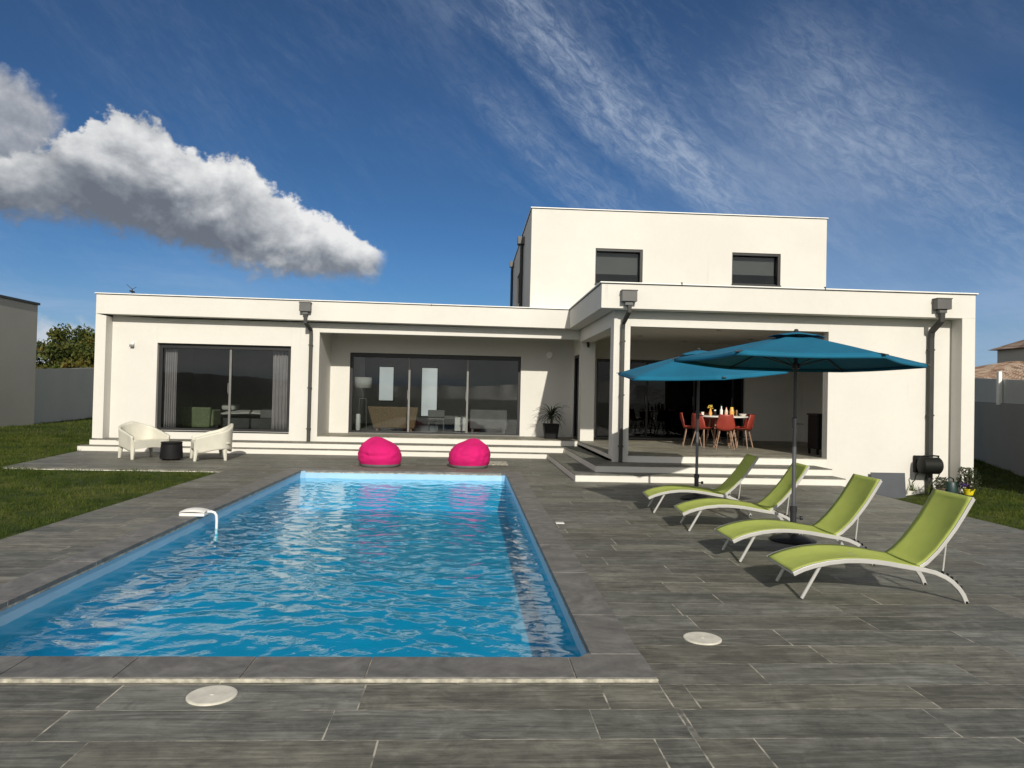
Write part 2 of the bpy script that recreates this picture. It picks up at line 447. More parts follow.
patch([-4.45, 0, 3, 6.75], [-420, -100, -30, -6]); patch([-4.45, 0, 3, 6.75], [17.9, 19, 22, 30, 60, 420])
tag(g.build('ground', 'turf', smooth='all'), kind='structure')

# grass blades
def blades(regs):
    X, Y, Wd, Hh = [], [], [], []
    for x0, x1, y0, y1, n, w, h, test in regs:
        x = rng.uniform(x0, x1, n); y = rng.uniform(y0, y1, n)
        k = np.array([test(a, b) for a, b in zip(x, y)])
        x = x[k]; y = y[k]
        X.append(x); Y.append(y); Wd.append(rng.uniform(.6, 1.3, len(x)) * w); Hh.append(rng.uniform(.45, 1.35, len(x)) * h)
    x = np.concatenate(X); y = np.concatenate(Y); w = np.concatenate(Wd); h = np.concatenate(Hh)
    clump = np.array([noise.noise(Vector((a * 1.7, b * 1.7, 7))) for a, b in zip(x, y)])
    clump2 = np.array([noise.noise(Vector((a * 6, b * 6, 2))) for a, b in zip(x, y)])
    h = h * np.clip(1 + 1.0 * clump + 1.1 * clump2, .25, 2.4)
    z = np.array([gz(a, b) for a, b in zip(x, y)]) - .004
    th = rng.uniform(0, PI, len(x)); lx = rng.normal(0, .5, len(x)) * h; ly = rng.normal(0, .5, len(x)) * h
    n = len(x); v = np.empty((n, 3, 3), np.float32)
    v[:, 0] = np.stack([x - np.cos(th) * w, y - np.sin(th) * w, z], 1)
    v[:, 1] = np.stack([x + np.cos(th) * w, y + np.sin(th) * w, z], 1)
    v[:, 2] = np.stack([x + lx, y + ly, z + h], 1)
    me = bpy.data.meshes.new('lawn_grass'); me.vertices.add(3 * n); me.vertices.foreach_set('co', v.ravel())
    me.loops.add(3 * n); me.loops.foreach_set('vertex_index', np.arange(3 * n, dtype=np.int32))
    me.polygons.add(n); me.polygons.foreach_set('loop_start', np.arange(0, 3 * n, 3, dtype=np.int32)); me.polygons.foreach_set('loop_total', np.full(n, 3, np.int32))
    me.update(); me.validate(); me.materials.append(M['grass'])
    o = bpy.data.objects.new('lawn_grass', me); C.objects.link(o); return o
def offdeck(a, b):
    if -4.52 < a < 6.82 and b < 18: return False
    if 13.93 < b < 17.9 and a > -8.47 - (b - 13.95) * .155 and a < 0: return False
    if -9.12 < a < 10.02 and b > 17.7: return False
    if b > 14.3 and 6.8 < a < 10.0: return False
    return True
o = blades([(-8.5, -4.5, 4, 14.0, 42000, .0045, .045, offdeck), (-14, -8.4, 6, 14, 22000, .006, .05, offdeck), (-14, -8.3, 14, 22, 30000, .007, .05, offdeck), (-22, -9, 20, 34, 22000, .011, .06, offdeck), (-20, -14, 8, 20, 9000, .009, .05, offdeck),
            (6.8, 10.5, 7, 14, 30000, .0048, .05, offdeck), (10, 17, 8, 24, 48000, .008, .06, offdeck)])
tag(o, 'short patchy green lawn beside the terrace and the house', 'grass', kind='stuff')
# hills all round (the windows mirror the ones behind the camera)
h = MB()
def hillfn(u, v):
    a = u * 2 * PI; Rr = 230 + v * 120
    s = max(0, -math.sin(a))                      # south side higher
    dg = math.degrees(a) - 360
    prof = 3.2 + 1.0 * s + 5.5 * math.exp(-((dg + 80) / 5.5) ** 2) + 3.0 * math.exp(-((dg + 112) / 7) ** 2) + (2 + 2 * s) * (noise.noise(Vector((math.cos(a) * 2.3, math.sin(a) * 2.3, 5))) * .5 + .3) + 1.3 * noise.noise(Vector((math.cos(a) * 40, math.sin(a) * 40, 1))) + 1.0 * noise.noise(Vector((math.cos(a) * 120, math.sin(a) * 120, 2)))
    if math.sin(a) > .3: prof = min(prof, 4.2)
    z = -1 + max(prof, .5) * math.sin(min(v * 1.4, 1) * PI / 2) + 2 * v
    return (Rr * math.cos(a), Rr * math.sin(a), z)
h.grid(hillfn, 720, 6)
tag(h.build('hills', 'hill', smooth='all'), kind='structure')

# ------------------------------------------------------------------ terrace deck
d = MB()
for r in ((-4.5, 6.8, -6, 3.89), (-4.5, -3.43, 3.89, 14.42), (1.035, 6.8, 3.89, 14.42), (-4.5, 6.8, 14.42, 17.9)):
    d.box(r[0], r[1], r[2], r[3], -.14, 0)
d.prism([(-8.47, 13.97), (-4.5, 13.97), (-4.5, 17.9), (-9.08, 17.9)], -.14, 0)
tag(d.build('terrace', 'plank'), kind='structure')
e = MB(); e.box(-8.5, -4.0, 13.958, 13.97, -.14, -.026)
e.box(-3.9, -3.75, 14.9, 15.0, -.14, -.1)
tag(e.build('terrace_edge', 'riser'), kind='structure')

# ------------------------------------------------------------------ pool
px0, px1, py0, py1 = -3.13, .745, 4.18, 14.12
ch = .085
poly = [(px0 + ch, py0), (px1 - ch, py0), (px1, py0 + ch), (px1, py1 - ch), (px1 - ch, py1), (px0 + ch, py1), (px0, py1 - ch), (px0, py0 + ch)]
def off(poly_, dd):
    cx = (px0 + px1) / 2; cy = (py0 + py1) / 2
    return [(x + math.copysign(dd, x - cx), y + math.copysign(dd, y - cy)) for x, y in poly_]
pin = poly; pout = off(poly, .06)
s_ = MB(); n = 8
vs = [(x, y, -.145) for x, y in pin] + [(x, y, -.72) for x, y in pin]  # floor set shallow to imitate the refracted depth
s_.add(vs, [(i + n, (i + 1) % n + n, (i + 1) % n, i) for i in range(n)] + [tuple(range(n, 2 * n))])
tag(s_.build('pool_basin', 'liner'), kind='structure')
s_ = MB(); vs = [(x, y, .0) for x, y in pin] + [(x, y, -.144) for x, y in pin]
s_.add(vs, [(i + n, (i + 1) % n + n, (i + 1) % n, i) for i in range(n)])
tag(s_.build('pool_wall_band', 'linerb'), kind='structure')
s_ = MB()
pin2 = off(poly, -.006)
for za, zb in ((-.100, -.126),):
    vs = [(x, y, za) for x, y in pin2] + [(x, y, zb) for x, y in pin2]
    s_.add(vs, [(i + n, (i + 1) % n + n, (i + 1) % n, i) for i in range(n)])
tag(s_.build('pool_waterline_strip', 'linerw'), kind='structure')  # thin pale strip running round just above the water
# rippled water surface
WZ = -.135
nw = 60
kk = []
for i in range(nw):
    lam = float(np.exp(rng.uniform(np.log(.085), np.log(.46))))
    a = rng.normal(PI / 2, .95) if i % 3 else rng.uniform(0, PI)
    kk.append((2 * PI / lam * math.cos(a), 2 * PI / lam * math.sin(a), rng.uniform(0, 2 * PI), 0.0056 * lam ** 1.45 * rng.uniform(.5, 1.2)))
nx, ny = 200, 520
gx_, gy_ = np.meshgrid(np.linspace(px0, px1, nx), np.linspace(py0, py1, ny))
warp = .08 * np.sin(gx_ * 2.1 + gy_ * 1.3) + .06 * np.sin(gx_ * -1.2 + gy_ * 2.9 + 1)
hz = sum(A * np.sin(a * (gx_ + warp) + b * (gy_ + warp * .7) + ph) for a, b, ph, A in kk)
calm = .75 + .25 * np.sin(gx_ * .9 + .6) * np.sin(gy_ * .5)
hz = hz * calm
hz = hz + 18 * np.maximum(hz, 0) ** 2
vs = np.stack([gx_.ravel(), gy_.ravel(), (WZ + hz).ravel()], 1)
fs = [(j * nx + i, j * nx + i + 1, (j + 1) * nx + i + 1, (j + 1) * nx + i) for j in range(ny - 1) for i in range(nx - 1)]
wm = MB(); wm.v = [tuple(map(float, v)) for v in vs]; wm.f = fs
tag(wm.build('pool_water', 'water', smooth='all', recalc=False), kind='structure')
# slate coping laid in slabs
c = MB(); zc0, zc1 = -.016, .020; gp = .0035
def cslab(x0, x1, y0, y1): c.box(x0 + gp, x1 - gp, y0 + gp, y1 - gp, zc0, zc1)
xs = [-3.43, -2.36, -1.78, -1.145, -.508, .60]
ci = .012
for a, b in zip(xs[:-1], xs[1:]): cslab(a, b, 3.885, py0 + ci)
cslab(-3.43, px0 + .30, py1 - ci, 14.42)
xb = [px0 + .30, -1.9, -.95, 0.0, px1 - .1]
for a, b in zip(xb[:-1], xb[1:]): cslab(a, b, py1 - ci, 14.42)
# corner slabs with a small chamfer
def corner(pts): c.prism(pts, zc0, zc1)
corner([(.60 + gp, 3.885), (1.035, 3.885), (1.035, 4.235), (px1 - ci, 4.235), (px1 - ci, py0 + ch), (px1 - ch, py0 + ci), (.60 + gp, py0 + ci)])
corner([(px1 - .1 + gp, 14.42), (1.035, 14.42), (1.035, py1 - .25), (px1 - ci, py1 - .25), (px1 - ci, py1 - ch), (px1 - .1 + gp, py1 - ci)])
yy = [4.235 + gp * 2, 5.00, 6.2, 7.35, 8.5, 9.65, 10.85, 12.05, 13.2, py1 - .25 - gp]
for a, b in zip(yy[:-1], yy[1:]): cslab(px1 - ci, 1.035, a, b)
yy = [py0 + ci + gp, 5.25, 6.45, 7.6, 8.75, 9.9, 11.1, 12.3, 13.3, py1 - ci - gp]
for a, b in zip(yy[:-1], yy[1:]): cslab(-3.43, px0 + ci, a, b)
tag(c.build('pool_coping', 'slate', bevel=.0022), kind='structure')
gm = MB()
gm.box(-3.43, 1.028, 3.878, py0 + .008, -.03, .012); gm.box(-3.425, 1.028, py1 - .008, 14.41, -.03, .012)
gm.box(px1 - .008, 1.028, py0 + .008, py1 - .008, -.03, .012); gm.box(-3.425, px0 + .008, py0 + .008, py1 - .008, -.03, .012)
tag(gm.build('coping_grout', 'grout'), kind='structure')
gm = MB(); gm.box(-3.43, 1.037, 3.866, 3.884, -.02, .0165)
tag(gm.build('coping_mortar_strip', 'grout', bevel=.003), kind='structure')

# skimmer lids in the deck
def lid(x, y, label, r=.118):
    t = thing('skimmer_lid', label, 'pool lid', (x, y, 0), group='round skimmer lids set in the terrace')
    MB().lathe([(r, -.01), (r, .006), (r - .006, .009), (r - .014, .0085)], n=40).build('rim', 'lid', t, smooth=True)
    MB().lathe([(r - .017, -.01), (r - .017, .006), (.035, .0085), (.03, .0055), (.012, .0055), (.010, .010), (.001, .011)], n=40).build('cover', 'lid', t, smooth=True)
lid(1.50, 4.57, 'round ivory skimmer lid in the planks to the right of the pool corner')
lid(-1.222, 3.70, 'round ivory skimmer lid in the planks in front of the pool edge')
t = MB(); t.box(-.05, .05, -.055, .055, -.01, .005)
o = t.build('deck_drain_cover', 'whitep', bevel=.002); o.location = (1.115, 8.74, 0); tag(o, 'small white square drain cover beside the far right pool coping', 'drain cover')
t = MB(); t.box(-.28, .28, -.42, .42, -.01, .008)
o = t.build('deck_rectangle', 'grout', bevel=.004); o.location = (.60, 16.35, 0); tag(o, 'pale flat rectangle on the deck behind the right bean bag', 'slab')  # thin pale rectangle lying on the deck

# pool alarm hanging over the left coping
t = thing('pool_alarm', 'white pool alarm on the left coping with a tube into the water', 'pool alarm', (-3.12, 8.86, .02))
MB().grid(lambda u, v: (-.205 + .29 * u, -.12 + .24 * v + 0.0, .035 + .05 * math.sin(PI * min(max(u, .02), .98)) ** .35 * math.sin(PI * min(max(v, .02), .98)) ** .35), 14, 12).build('shell_cover', 'whitep', t, smooth='all')
MB().box(-.205, .085, -.12, .12, .0, .037).build('body', 'whitep', t, bevel=.012)
MB().tube([(.06, 0, .04), (.13, 0, .042), (.165, 0, .03), (.185, 0, 0), (.19, 0, -.06), (.19, 0, -.30)], .016, 10).build('tube', 'whitep', t, smooth=True)

# ------------------------------------------------------------------ house
H = thing('house', 'white rendered modern villa with flat roofs and an upper storey', 'house', (0, 18, 0))
def hp(mb, name, mat, parent=None, **k):
    if parent is None: return mb.build(name, mat, H, world=True, **k)
    return mb.build(name, mat, parent, **k)
YP, YW = 14.0, 14.33; LP, LW = 18.45, 18.78; RW0, RW1 = 20.35, 20.60
ZF = .39
# centre wing walls
w = MB()
w.box(2.82, 3.15, YW, YW + .33, .25, 3.24)                 # corner pillar
w.box(7.17, 9.72, YW, YW + .22, -.45, 3.24)                # blank wall right of the terrace opening
w.box(3.15, 7.17, YW, YW + .22, 2.93, 3.24)                # beam over the opening
w.box(2.82, 3.15, YW + .33, LW, 2.93, 3.24)                # side beam
w.box(9.72, 9.99, YP, YW + .22, -.45, 3.24)                # end column
w.box(9.72, 9.99, YW + .22, 27.3, -.45, 3.71)              # right side wall
hp(w, 'wall', 'white', bevel=.004)
w = MB()                                                   # side wall and rear wall of the terrace
w.box(2.87, 3.22, LW, 19.2, .35, 3.24); w.box(2.87, 3.22, 20.12, RW0, .35, 3.24); w.box(2.87, 3.22, 19.2, 20.12, 2.64, 3.24)
w.box(-3.80, -3.28, RW0, RW1, ZF, 3.24); w.box(1.42, 3.54, RW0, RW1, ZF, 3.24); w.box(-3.28, 1.42, RW0, RW1, 2.60, 3.24)
w.box(7.77, 9.45, RW0, RW1, ZF, 3.24); w.box(3.54, 7.77, RW0, RW1, 2.60, 3.24)
w.box(9.45, 9.70, YW + .22, RW1, ZF, 3.24)
hp(w, 'wall', 'white')
# left wing walls
w = MB()
w.box(-9.13, -8.88, LP, 19.0, .25, 3.24, .05, 0); w.box(-9.13, -8.88, 19.0, 27.3, -.2, 3.71)
w.box(-8.88, -7.78, LW, 19.0, .1, 3.24, .05, 0); w.box(-4.5, -3.80, LW, 19.0, .1, 3.24)
w.box(-7.78, -4.5, LW, 19.0, .1, .46); w.box(-7.78, -4.5, LW, 19.0, 2.63, 3.24)
w.box(-3.80, 2.86, LW, 19.06, 3.0, 3.24)
w.box(-4.0, -3.80, 19.0, 27.1, .1, 3.24)
hp(w, 'wall', 'white', bevel=.004)
# slab sides (third riser) and floors
w = MB(); w.box(3.15, 7.17, YW, YW + .1, 0, .375); w.box(2.82, 2.95, YW + .33, LW - .0, 0, .375); w.box(-3.80, 2.95, LW, LW + .1, 0, .375)
hp(w, 'plinth', 'riser')
f = MB(); f.box(3.15, 7.17, YW - .008, YW + .23, .377, ZF + .001); f.box(3.15, 9.45, YW + .23, RW0, .377, ZF + .001); f.box(2.812, 3.15, YW + .33, 18.77, .377, ZF + .001); f.box(-3.80, 2.87, LW - .008, RW0, .377, ZF + .001)
hp(f, 'terrace_floor', 'plankl')
f = MB(); f.box(-8.88, -4.0, 19.0, 27.05, .2, .385); f.box(-3.8, 9.7, RW1 - .25, 27.05, .2, .386)
hp(f, 'interior_floor', pbr('interior floor tile', (.22, .21, .19), .35, .1))
# ceilings / roof slab
f = MB(); f.box(-8.88, 2.86, 19.0, 27.1, 3.242, 3.42); f.box(2.86, 9.72, YW + .22, 27.1, 3.10, 3.42)
hp(f, 'ceiling', pbr('painted ceiling', (.74, .71, .66), .9, .04))
f = MB(); f.box(-8.88, 9.72, 19.1, 27.1, 3.43, 3.50); f.box(2.82, 9.72, YW + .4, 19.1, 3.43, 3.50); hp(f, 'roof', 'capdark')
# parapets (they oversail the walls) and metal cappings
w = MB(); w.box(2.5, 9.99, YP, YW + .30, 3.24, 3.705); w.box(2.5, 2.80, YW + .30, 19.06, 3.24, 3.705)
w.box(2.80, 9.72, YW + .30, YW + .38, 3.5, 3.70)
hp(w, 'parapet', 'white', bevel=.004)
w = MB(); w.box(-9.13, 2.5, LP, 19.06, 3.24, 3.705, .055, .05); hp(w, 'parapet', 'white', bevel=.004)
k = MB(); k.box(2.47, 10.03, YP - .03, YW + .4, 3.722, 3.745); k.box(2.47, 2.83, YW + .4, 19.1, 3.722, 3.745)
k.box(-9.16, 2.47, LP - .03, 19.1, 3.722, 3.745, .055, .055)
hp(k, 'parapet_cap', 'cap', bevel=.003)
k = MB(); k.box(2.485, 10.01, YP - .012, YW + .38, 3.705, 3.722); k.box(2.485, 2.82, YW + .38, 19.08, 3.705, 3.722); k.box(-9.145, 2.485, LP - .012, 19.08, 3.705, 3.722, .055, .055)  # dark strips paint the shadow line under the capping
for xx, zz in ((4.05, 3.745), (6.9, 3.745), (-1.0, 3.75)): k.box(xx, xx + .02, (YP if xx > 2 else LP) - .034, (YP if xx > 2 else LP) + .01, 3.72, 3.775 if xx > 2 else 3.75)
hp(k, 'cap_shadow_joint', 'capdark')
# back walls of the rooms with two tall frosted windows in the living room
w = MB()
w.box(-8.88, -4.0, 24.2, 24.4, .38, 3.24)
segs = [(-3.8, -3.33, .38, 3.24), (-2.74, -1.78, .38, 3.24), (-1.14, 9.7, .38, 3.24), (-3.33, -2.74, .38, 1.2), (-3.33, -2.74, 2.5, 3.24), (-1.78, -1.14, .38, .66), (-1.78, -1.14, 2.5, 3.24)]
for a, b, z0, z1 in segs: w.box(a, b, 27.05, 27.3, z0, z1)
w.box(3.1, 3.25, RW1, 27.05, .386, 3.09)
hp(w, 'interior_wall', 'inner')
k = MB(); k.box(4.2, 7.8, 23.6, 24.2, .386, 2.7); hp(k, 'kitchen_unit', 'innerdark', bevel=.01)
for a, b, z0, z1 in ((-3.33, -2.74, 1.2, 2.5), (-1.78, -1.14, .66, 2.5)):
    fr = hp(MB().box(a, a + .04, 27.1, 27.2, z0, z1).box(b - .04, b, 27.1, 27.2, z0, z1).box(a + .04, b - .04, 27.1, 27.2, z0, z0 + .04).box(a + .04, b - .04, 27.1, 27.2, z1 - .04, z1), 'window', 'anth')
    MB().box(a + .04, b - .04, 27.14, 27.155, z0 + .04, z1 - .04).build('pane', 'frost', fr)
# upper storey
UX0, UX1, UY = 1.53, 9.46, 19.1
w = MB()
zt = 6.42
W1 = (3.23, 4.49, 4.50, 5.44); W2 = (6.89, 8.21, 4.60, 5.45)
w.box(UX0, W1[0], UY, UY + .25, 3.5, zt); w.box(W1[1], W2[0], UY, UY + .25, 3.5, zt); w.box(W2[1], UX1, UY, UY + .25, 3.5, zt)
for a, b, z0, z1 in (W1, W2):
    w.box(a, b, UY, UY + .25, 3.5, z0); w.box(a, b, UY, UY + .25, z1, zt)
w.box(UX1 - .25, UX1, UY + .25, 26.6, 3.5, zt); w.box(UX0, UX1, 26.6, 26.85, 3.5, zt)
sy0, sy1, sz0, sz1 = 22.9, 24.7, 4.5, 5.5
w.box(UX0, UX0 + .25, UY + .25, sy0, 3.5, zt); w.box(UX0, UX0 + .25, sy1, 26.6, 3.5, zt); w.box(UX0, UX0 + .25, sy0, sy1, 3.5, sz0); w.box(UX0, UX0 + .25, sy0, sy1, sz1, zt)
hp(w, 'wall', 'white')
f = MB(); f.box(UX0 + .25, UX1 - .25, UY + .25, 26.6, 6.0, 6.15); hp(f, 'roof', 'capdark')
f = MB(); f.box(UX0 + .25, UX1 - .25, UY + .25, 26.6, 3.52, 3.62); f.box(UX0 + .25, UX1 - .25, 22.5, 22.6, 3.62, 6.0); hp(f, 'interior_wall', 'inner')
k = MB(); k.box(UX0 - .03, UX1 + .03, UY - .03, UY + .28, zt + .016, zt + .04); k.box(UX0 - .03, UX0 + .28, UY + .28, 26.88, zt + .016, zt + .04); k.box(UX1 - .28, UX1 + .03, UY + .28, 26.88, zt + .016, zt + .04)
hp(k, 'parapet_cap', 'cap', bevel=.003)
k = MB(); k.box(UX0 - .012, UX1 + .012, UY - .012, UY + .26, zt, zt + .016); k.box(UX0 - .012, UX0 + .26, UY + .26, 26.86, zt, zt + .016); k.box(UX1 - .26, UX1 + .012, UY + .26, 26.86, zt, zt + .016)  # painted shadow line below the upper capping
hp(k, 'cap_shadow_joint', 'capdark')
for a, b, z0, z1 in (W1, W2):
    y = UY + .14
    fr = hp(MB().box(a, a + .03, UY + .02, y + .06, z0, z1).box(b - .07, b, UY + .02, y + .06, z0, z1).box(a + .03, b - .07, UY + .02, y + .06, z1 - .07, z1).box(a + .03, b - .07, y - .02, y + .06, z0, z0 + .05), 'window', 'anth', bevel=.004)
    MB().box(a + .03, b - .07, y, y + .012, z0 + .05, z1 - .07).build('pane', 'glass', fr)
    MB().box(a + .05, b - .09, y + .10, y + .115, z0 + .3, z1 - .07).build('blind', pbr('grey roller blind', (.18, .18, .18), .8, .05), fr)
    MB().box(a - .01, b + .01, UY - .03, UY + .02, z0 - .03, z0).build('sill', 'anth', fr)
fr = hp(MB().box(UX0 + .05, UX0 + .12, sy0, sy0 + .06, sz0, sz1).box(UX0 + .05, UX0 + .12, sy1 - .06, sy1, sz0, sz1).box(UX0 + .05, UX0 + .12, sy0 + .06, sy1 - .06, sz1 - .06, sz1).box(UX0 + .05, UX0 + .12, sy0 + .06, sy1 - .06, sz0, sz0 + .06).box(UX0 + .05, UX0 + .12, 23.77, 23.83, sz0 + .06, sz1 - .06), 'window', 'anth')
MB().box(UX0 + .08, UX0 + .09, sy0 + .06, sy1 - .06, sz0 + .06, sz1 - .06).build('pane', 'glass', fr)
# downpipes and rain boxes
def downpipe(path, bxr, sz=.085):
    p = hp(MB().tube(path, 0, rect=(sz, sz), up=(0, 1, 0)), 'downpipe', 'pipe', bevel=.01)
    for z in (path[-1][2] + .25, (path[-1][2] + path[-2][2]) / 2, path[-2][2] - .35):
        pass
    b = MB().box(*bxr)
    x0, x1, y0, y1, z0, z1 = bxr
    b.box(x0 - .012, x1 + .012, y0 - .012, y1, z1, z1 + .02)
    b.box(x0 + .07, x1 - .07, y0 + .04, y1 - .02, z0 - .07, z0)
    bo = b.build('rain_box', 'box', p, bevel=.006)
    kx, ky = path[-1][0], path[-1][1]
    for z in (path[-1][2] + .3, (path[-1][2] + path[-2][2]) / 2, path[-2][2] - .25):
        MB().box(kx - sz / 2 - .008, kx + sz / 2 + .008, ky - sz / 2 - .008, ky + .06, z, z + .03).build('bracket', 'pipe', p)
    return p
downpipe([(-4.075, LP - .08, 3.40), (-4.075, LP - .08, 3.20), (-4.00, LW - .09, 3.05), (-4.00, LW - .07, 2.9), (-4.00, LW - .07, .25)], (-4.215, -3.945, LP - .17, LP - .002, 3.47, 3.68))
downpipe([(3.03, YP - .09, 3.33), (3.03, YP - .09, 3.17), (2.985, YW - .1, 2.98), (2.985, YW - .07, 2.86), (2.985, YW - .07, .25)], (2.87, 3.16, YP - .17, YP - .002, 3.36, 3.56), .075)
downpipe([(9.235, YP - .09, 3.33), (9.235, YP - .09, 3.17), (9.25, YW - .1, 2.99), (9.25, YW - .07, 2.85), (9.25, YW - .07, -.28)], (9.10, 9.39, YP - .17, YP - .002, 3.39, 3.59), .095)
p = hp(MB().tube([(UX0 - .07, 21.7, 6.0), (UX0 - .07, 21.7, 3.6)], .05, 10), 'downpipe', 'pipe', smooth=True)
MB().box(UX0 - .2, UX0 - .002, 21.55, 21.85, 6.0, 6.22).build('rain_box', 'box', p, bevel=.006)
p = hp(MB().tube([(UX0 - .07, 26.7, 6.2), (UX0 - .07, 26.7, 3.6)], .05, 10), 'downpipe', 'pipe', smooth=True)
MB().box(UX0 - .16, UX0 - .002, 26.6, 26.8, 6.2, 6.4).build('rain_box', 'box', p, bevel=.006)
# sliding windows
def sliding(name, a, b, z0, z1, y, mull, glass='glass', fd=.10, ft=.05, sill=True, top=.07):
    m_ = MB().box(a, a + ft, y, y + fd, z0, z1).box(b - ft, b, y, y + fd, z0, z1).box(a + ft, b - ft, y, y + fd, z1 - top, z1).box(a + ft, b - ft, y, y + fd, z0, z0 + .05)
    fr = hp(m_, name, 'anth', bevel=.004)
    edges = [a + ft] + list(mull) + [b - ft]
    for i, xm in enumerate(mull):
        MB().box(xm - .028, xm + .028, y + .015, y + .075, z0 + .05, z1 - top).build('mullion', 'rail' if glass == 'glass' else 'anth', fr, bevel=.004)
        MB().box(xm - .045, xm - .030, y - .012, y + .012, z0 + .95, z0 + 1.2).build('handle', 'rail', fr)
    for e0, e1 in zip(edges[:-1], edges[1:]):
        MB().box(e0 + (.028 if e0 in mull else 0), e1 - (.028 if e1 in mull else 0), y + .045, y + .057, z0 + .05, z1 - top).build('pane', glass, fr)
    if sill: MB().box(a - .0, b + .0, y - .16, y - .002, z0 - .02, z0 + .02).build('sill', 'rail', fr, bevel=.003)
    return fr
fr = sliding('sliding_window', -7.775, -4.505, .465, 2.625, LW + .10, [-6.02], sill=False, ft=.09, top=.11)
MB().box(-7.775, -4.505, LW - .02, LW + .098, .43, .455).build('sill', 'anth', fr)
sliding('sliding_window', -3.275, 1.415, .393, 2.595, RW0 + .08, [-1.66, -.05], ft=.07, top=.11)
sliding('sliding_window', 3.545, 7.765, .393, 2.595, RW0 + .08, [5.0, 6.35, 7.47], 'glassd')
m_ = MB().box(2.88, 2.97, 19.2, 19.27, ZF, 2.64).box(2.88, 2.97, 20.05, 20.12, ZF, 2.64).box(2.88, 2.97, 19.27, 20.05, 2.57, 2.64).box(2.88, 2.97, 19.27, 20.05, ZF, ZF + .06)
fr = hp(m_, 'side_door', 'anth'); MB().box(2.92, 2.935, 19.27, 20.05, .45, 2.57).build('pane', 'glassd', fr)
MB().box(3.10, 3.12, 19.2, 20.12, ZF, 2.64).build('door_backing', 'innerdark', fr)
# steps (each flight wraps the left side of the centre wing)
sr = MB(); st = MB()
S1, S2 = 13.07, 13.58; L1, L2 = 17.78, 18.12
def step(x0, x1, y0, y1, z0, z1):
    sr.box(x0, x1, y0, y1, z0, z1 - .014)
step(1.93, 6.9, S1, YW, 0, .125); step(2.38, 6.9, S2, YW, .111, .25)
step(1.93, 2.82, YW, L1, 0, .125); step(2.38, 2.82, YW, L2, .111, .25)
sr.box(2.82, 2.83, YW, LW, 0, .3)
step(-9.12, 2.82, L1, LW, 0, .12); step(-9.02, 2.82, L2, LW, .106, .25)
st.box(1.925, 6.9, S1 - .006, S2, .111, .125); st.box(1.925, 2.38, S2, L1 - .006, .111, .125)
st.box(2.375, 6.9, S2 - .006, YW - .001, .236, .25); st.box(2.375, 2.812, YW - .001, L2 - .006, .236, .25)
st.box(-9.125, 2.38, L1 - .006, L2, .106, .121); st.box(-9.025, 2.812, L2 - .006, LW - .009, .236, .251)
stp = hp(sr, 'steps', 'riser'); st.build('tread', 'plank', stp)
# small fittings
def wl(x, y, z, mat='box', w_=.09, h_=.10):
    l = hp(MB().box(x - w_ / 2, x + w_ / 2, y - .09, y - .002, z - h_ / 2, z + h_ / 2 * .2), 'wall_light', 'terrac', bevel=.006)
    MB().box(x - w_ / 2 + .03, x + w_ / 2, y - .05, y - .002, z + h_ / 2 * .2, z + h_ / 2 * 1.4).build('bracket', 'cap', l, bevel=.004)
wl(-8.38, LW, 2.56)
l = hp(MB().lathe([(.0, -.05), (.09, -.05), (.10, 0), (.09, .05), (0, .05)], n=20, cap=False), 'wall_light', 'cap', smooth=True)
for v in l.data.vertices: v.co = (v.co.x + 2.19, v.co.z + RW0 - .05, v.co.y + 2.66)
l = hp(MB().tube([(3.02, LW - .002, 2.93), (3.02, LW - .08, 2.90), (3.02, LW - .12, 2.80)], .035, 10), 'spotlight', 'anth', smooth=True)
for x_, y_ in ((4.3, 16.2), (5.6, 16.3), (4.3, 18.4), (7.2, 18.5), (7.2, 16.2), (5.8, 19.6)): hp(MB().lathe([(.05, -.006), (.055, .003)], (x_, y_, 3.095), 16), 'ceiling_spot', 'terrac')
an = hp(MB().tube([(-8.62, 19.2, 3.5), (-8.62, 19.2, 4.02)], .014, 6).tube([(-8.76, 19.2, 4.12), (-8.62, 19.2, 4.0), (-8.52, 19.2, 4.06)], .007, 6).tube([(-8.64, 19.12, 3.95), (-8.60, 19.28, 3.94)], .022, 6), 'antenna', 'pipe')

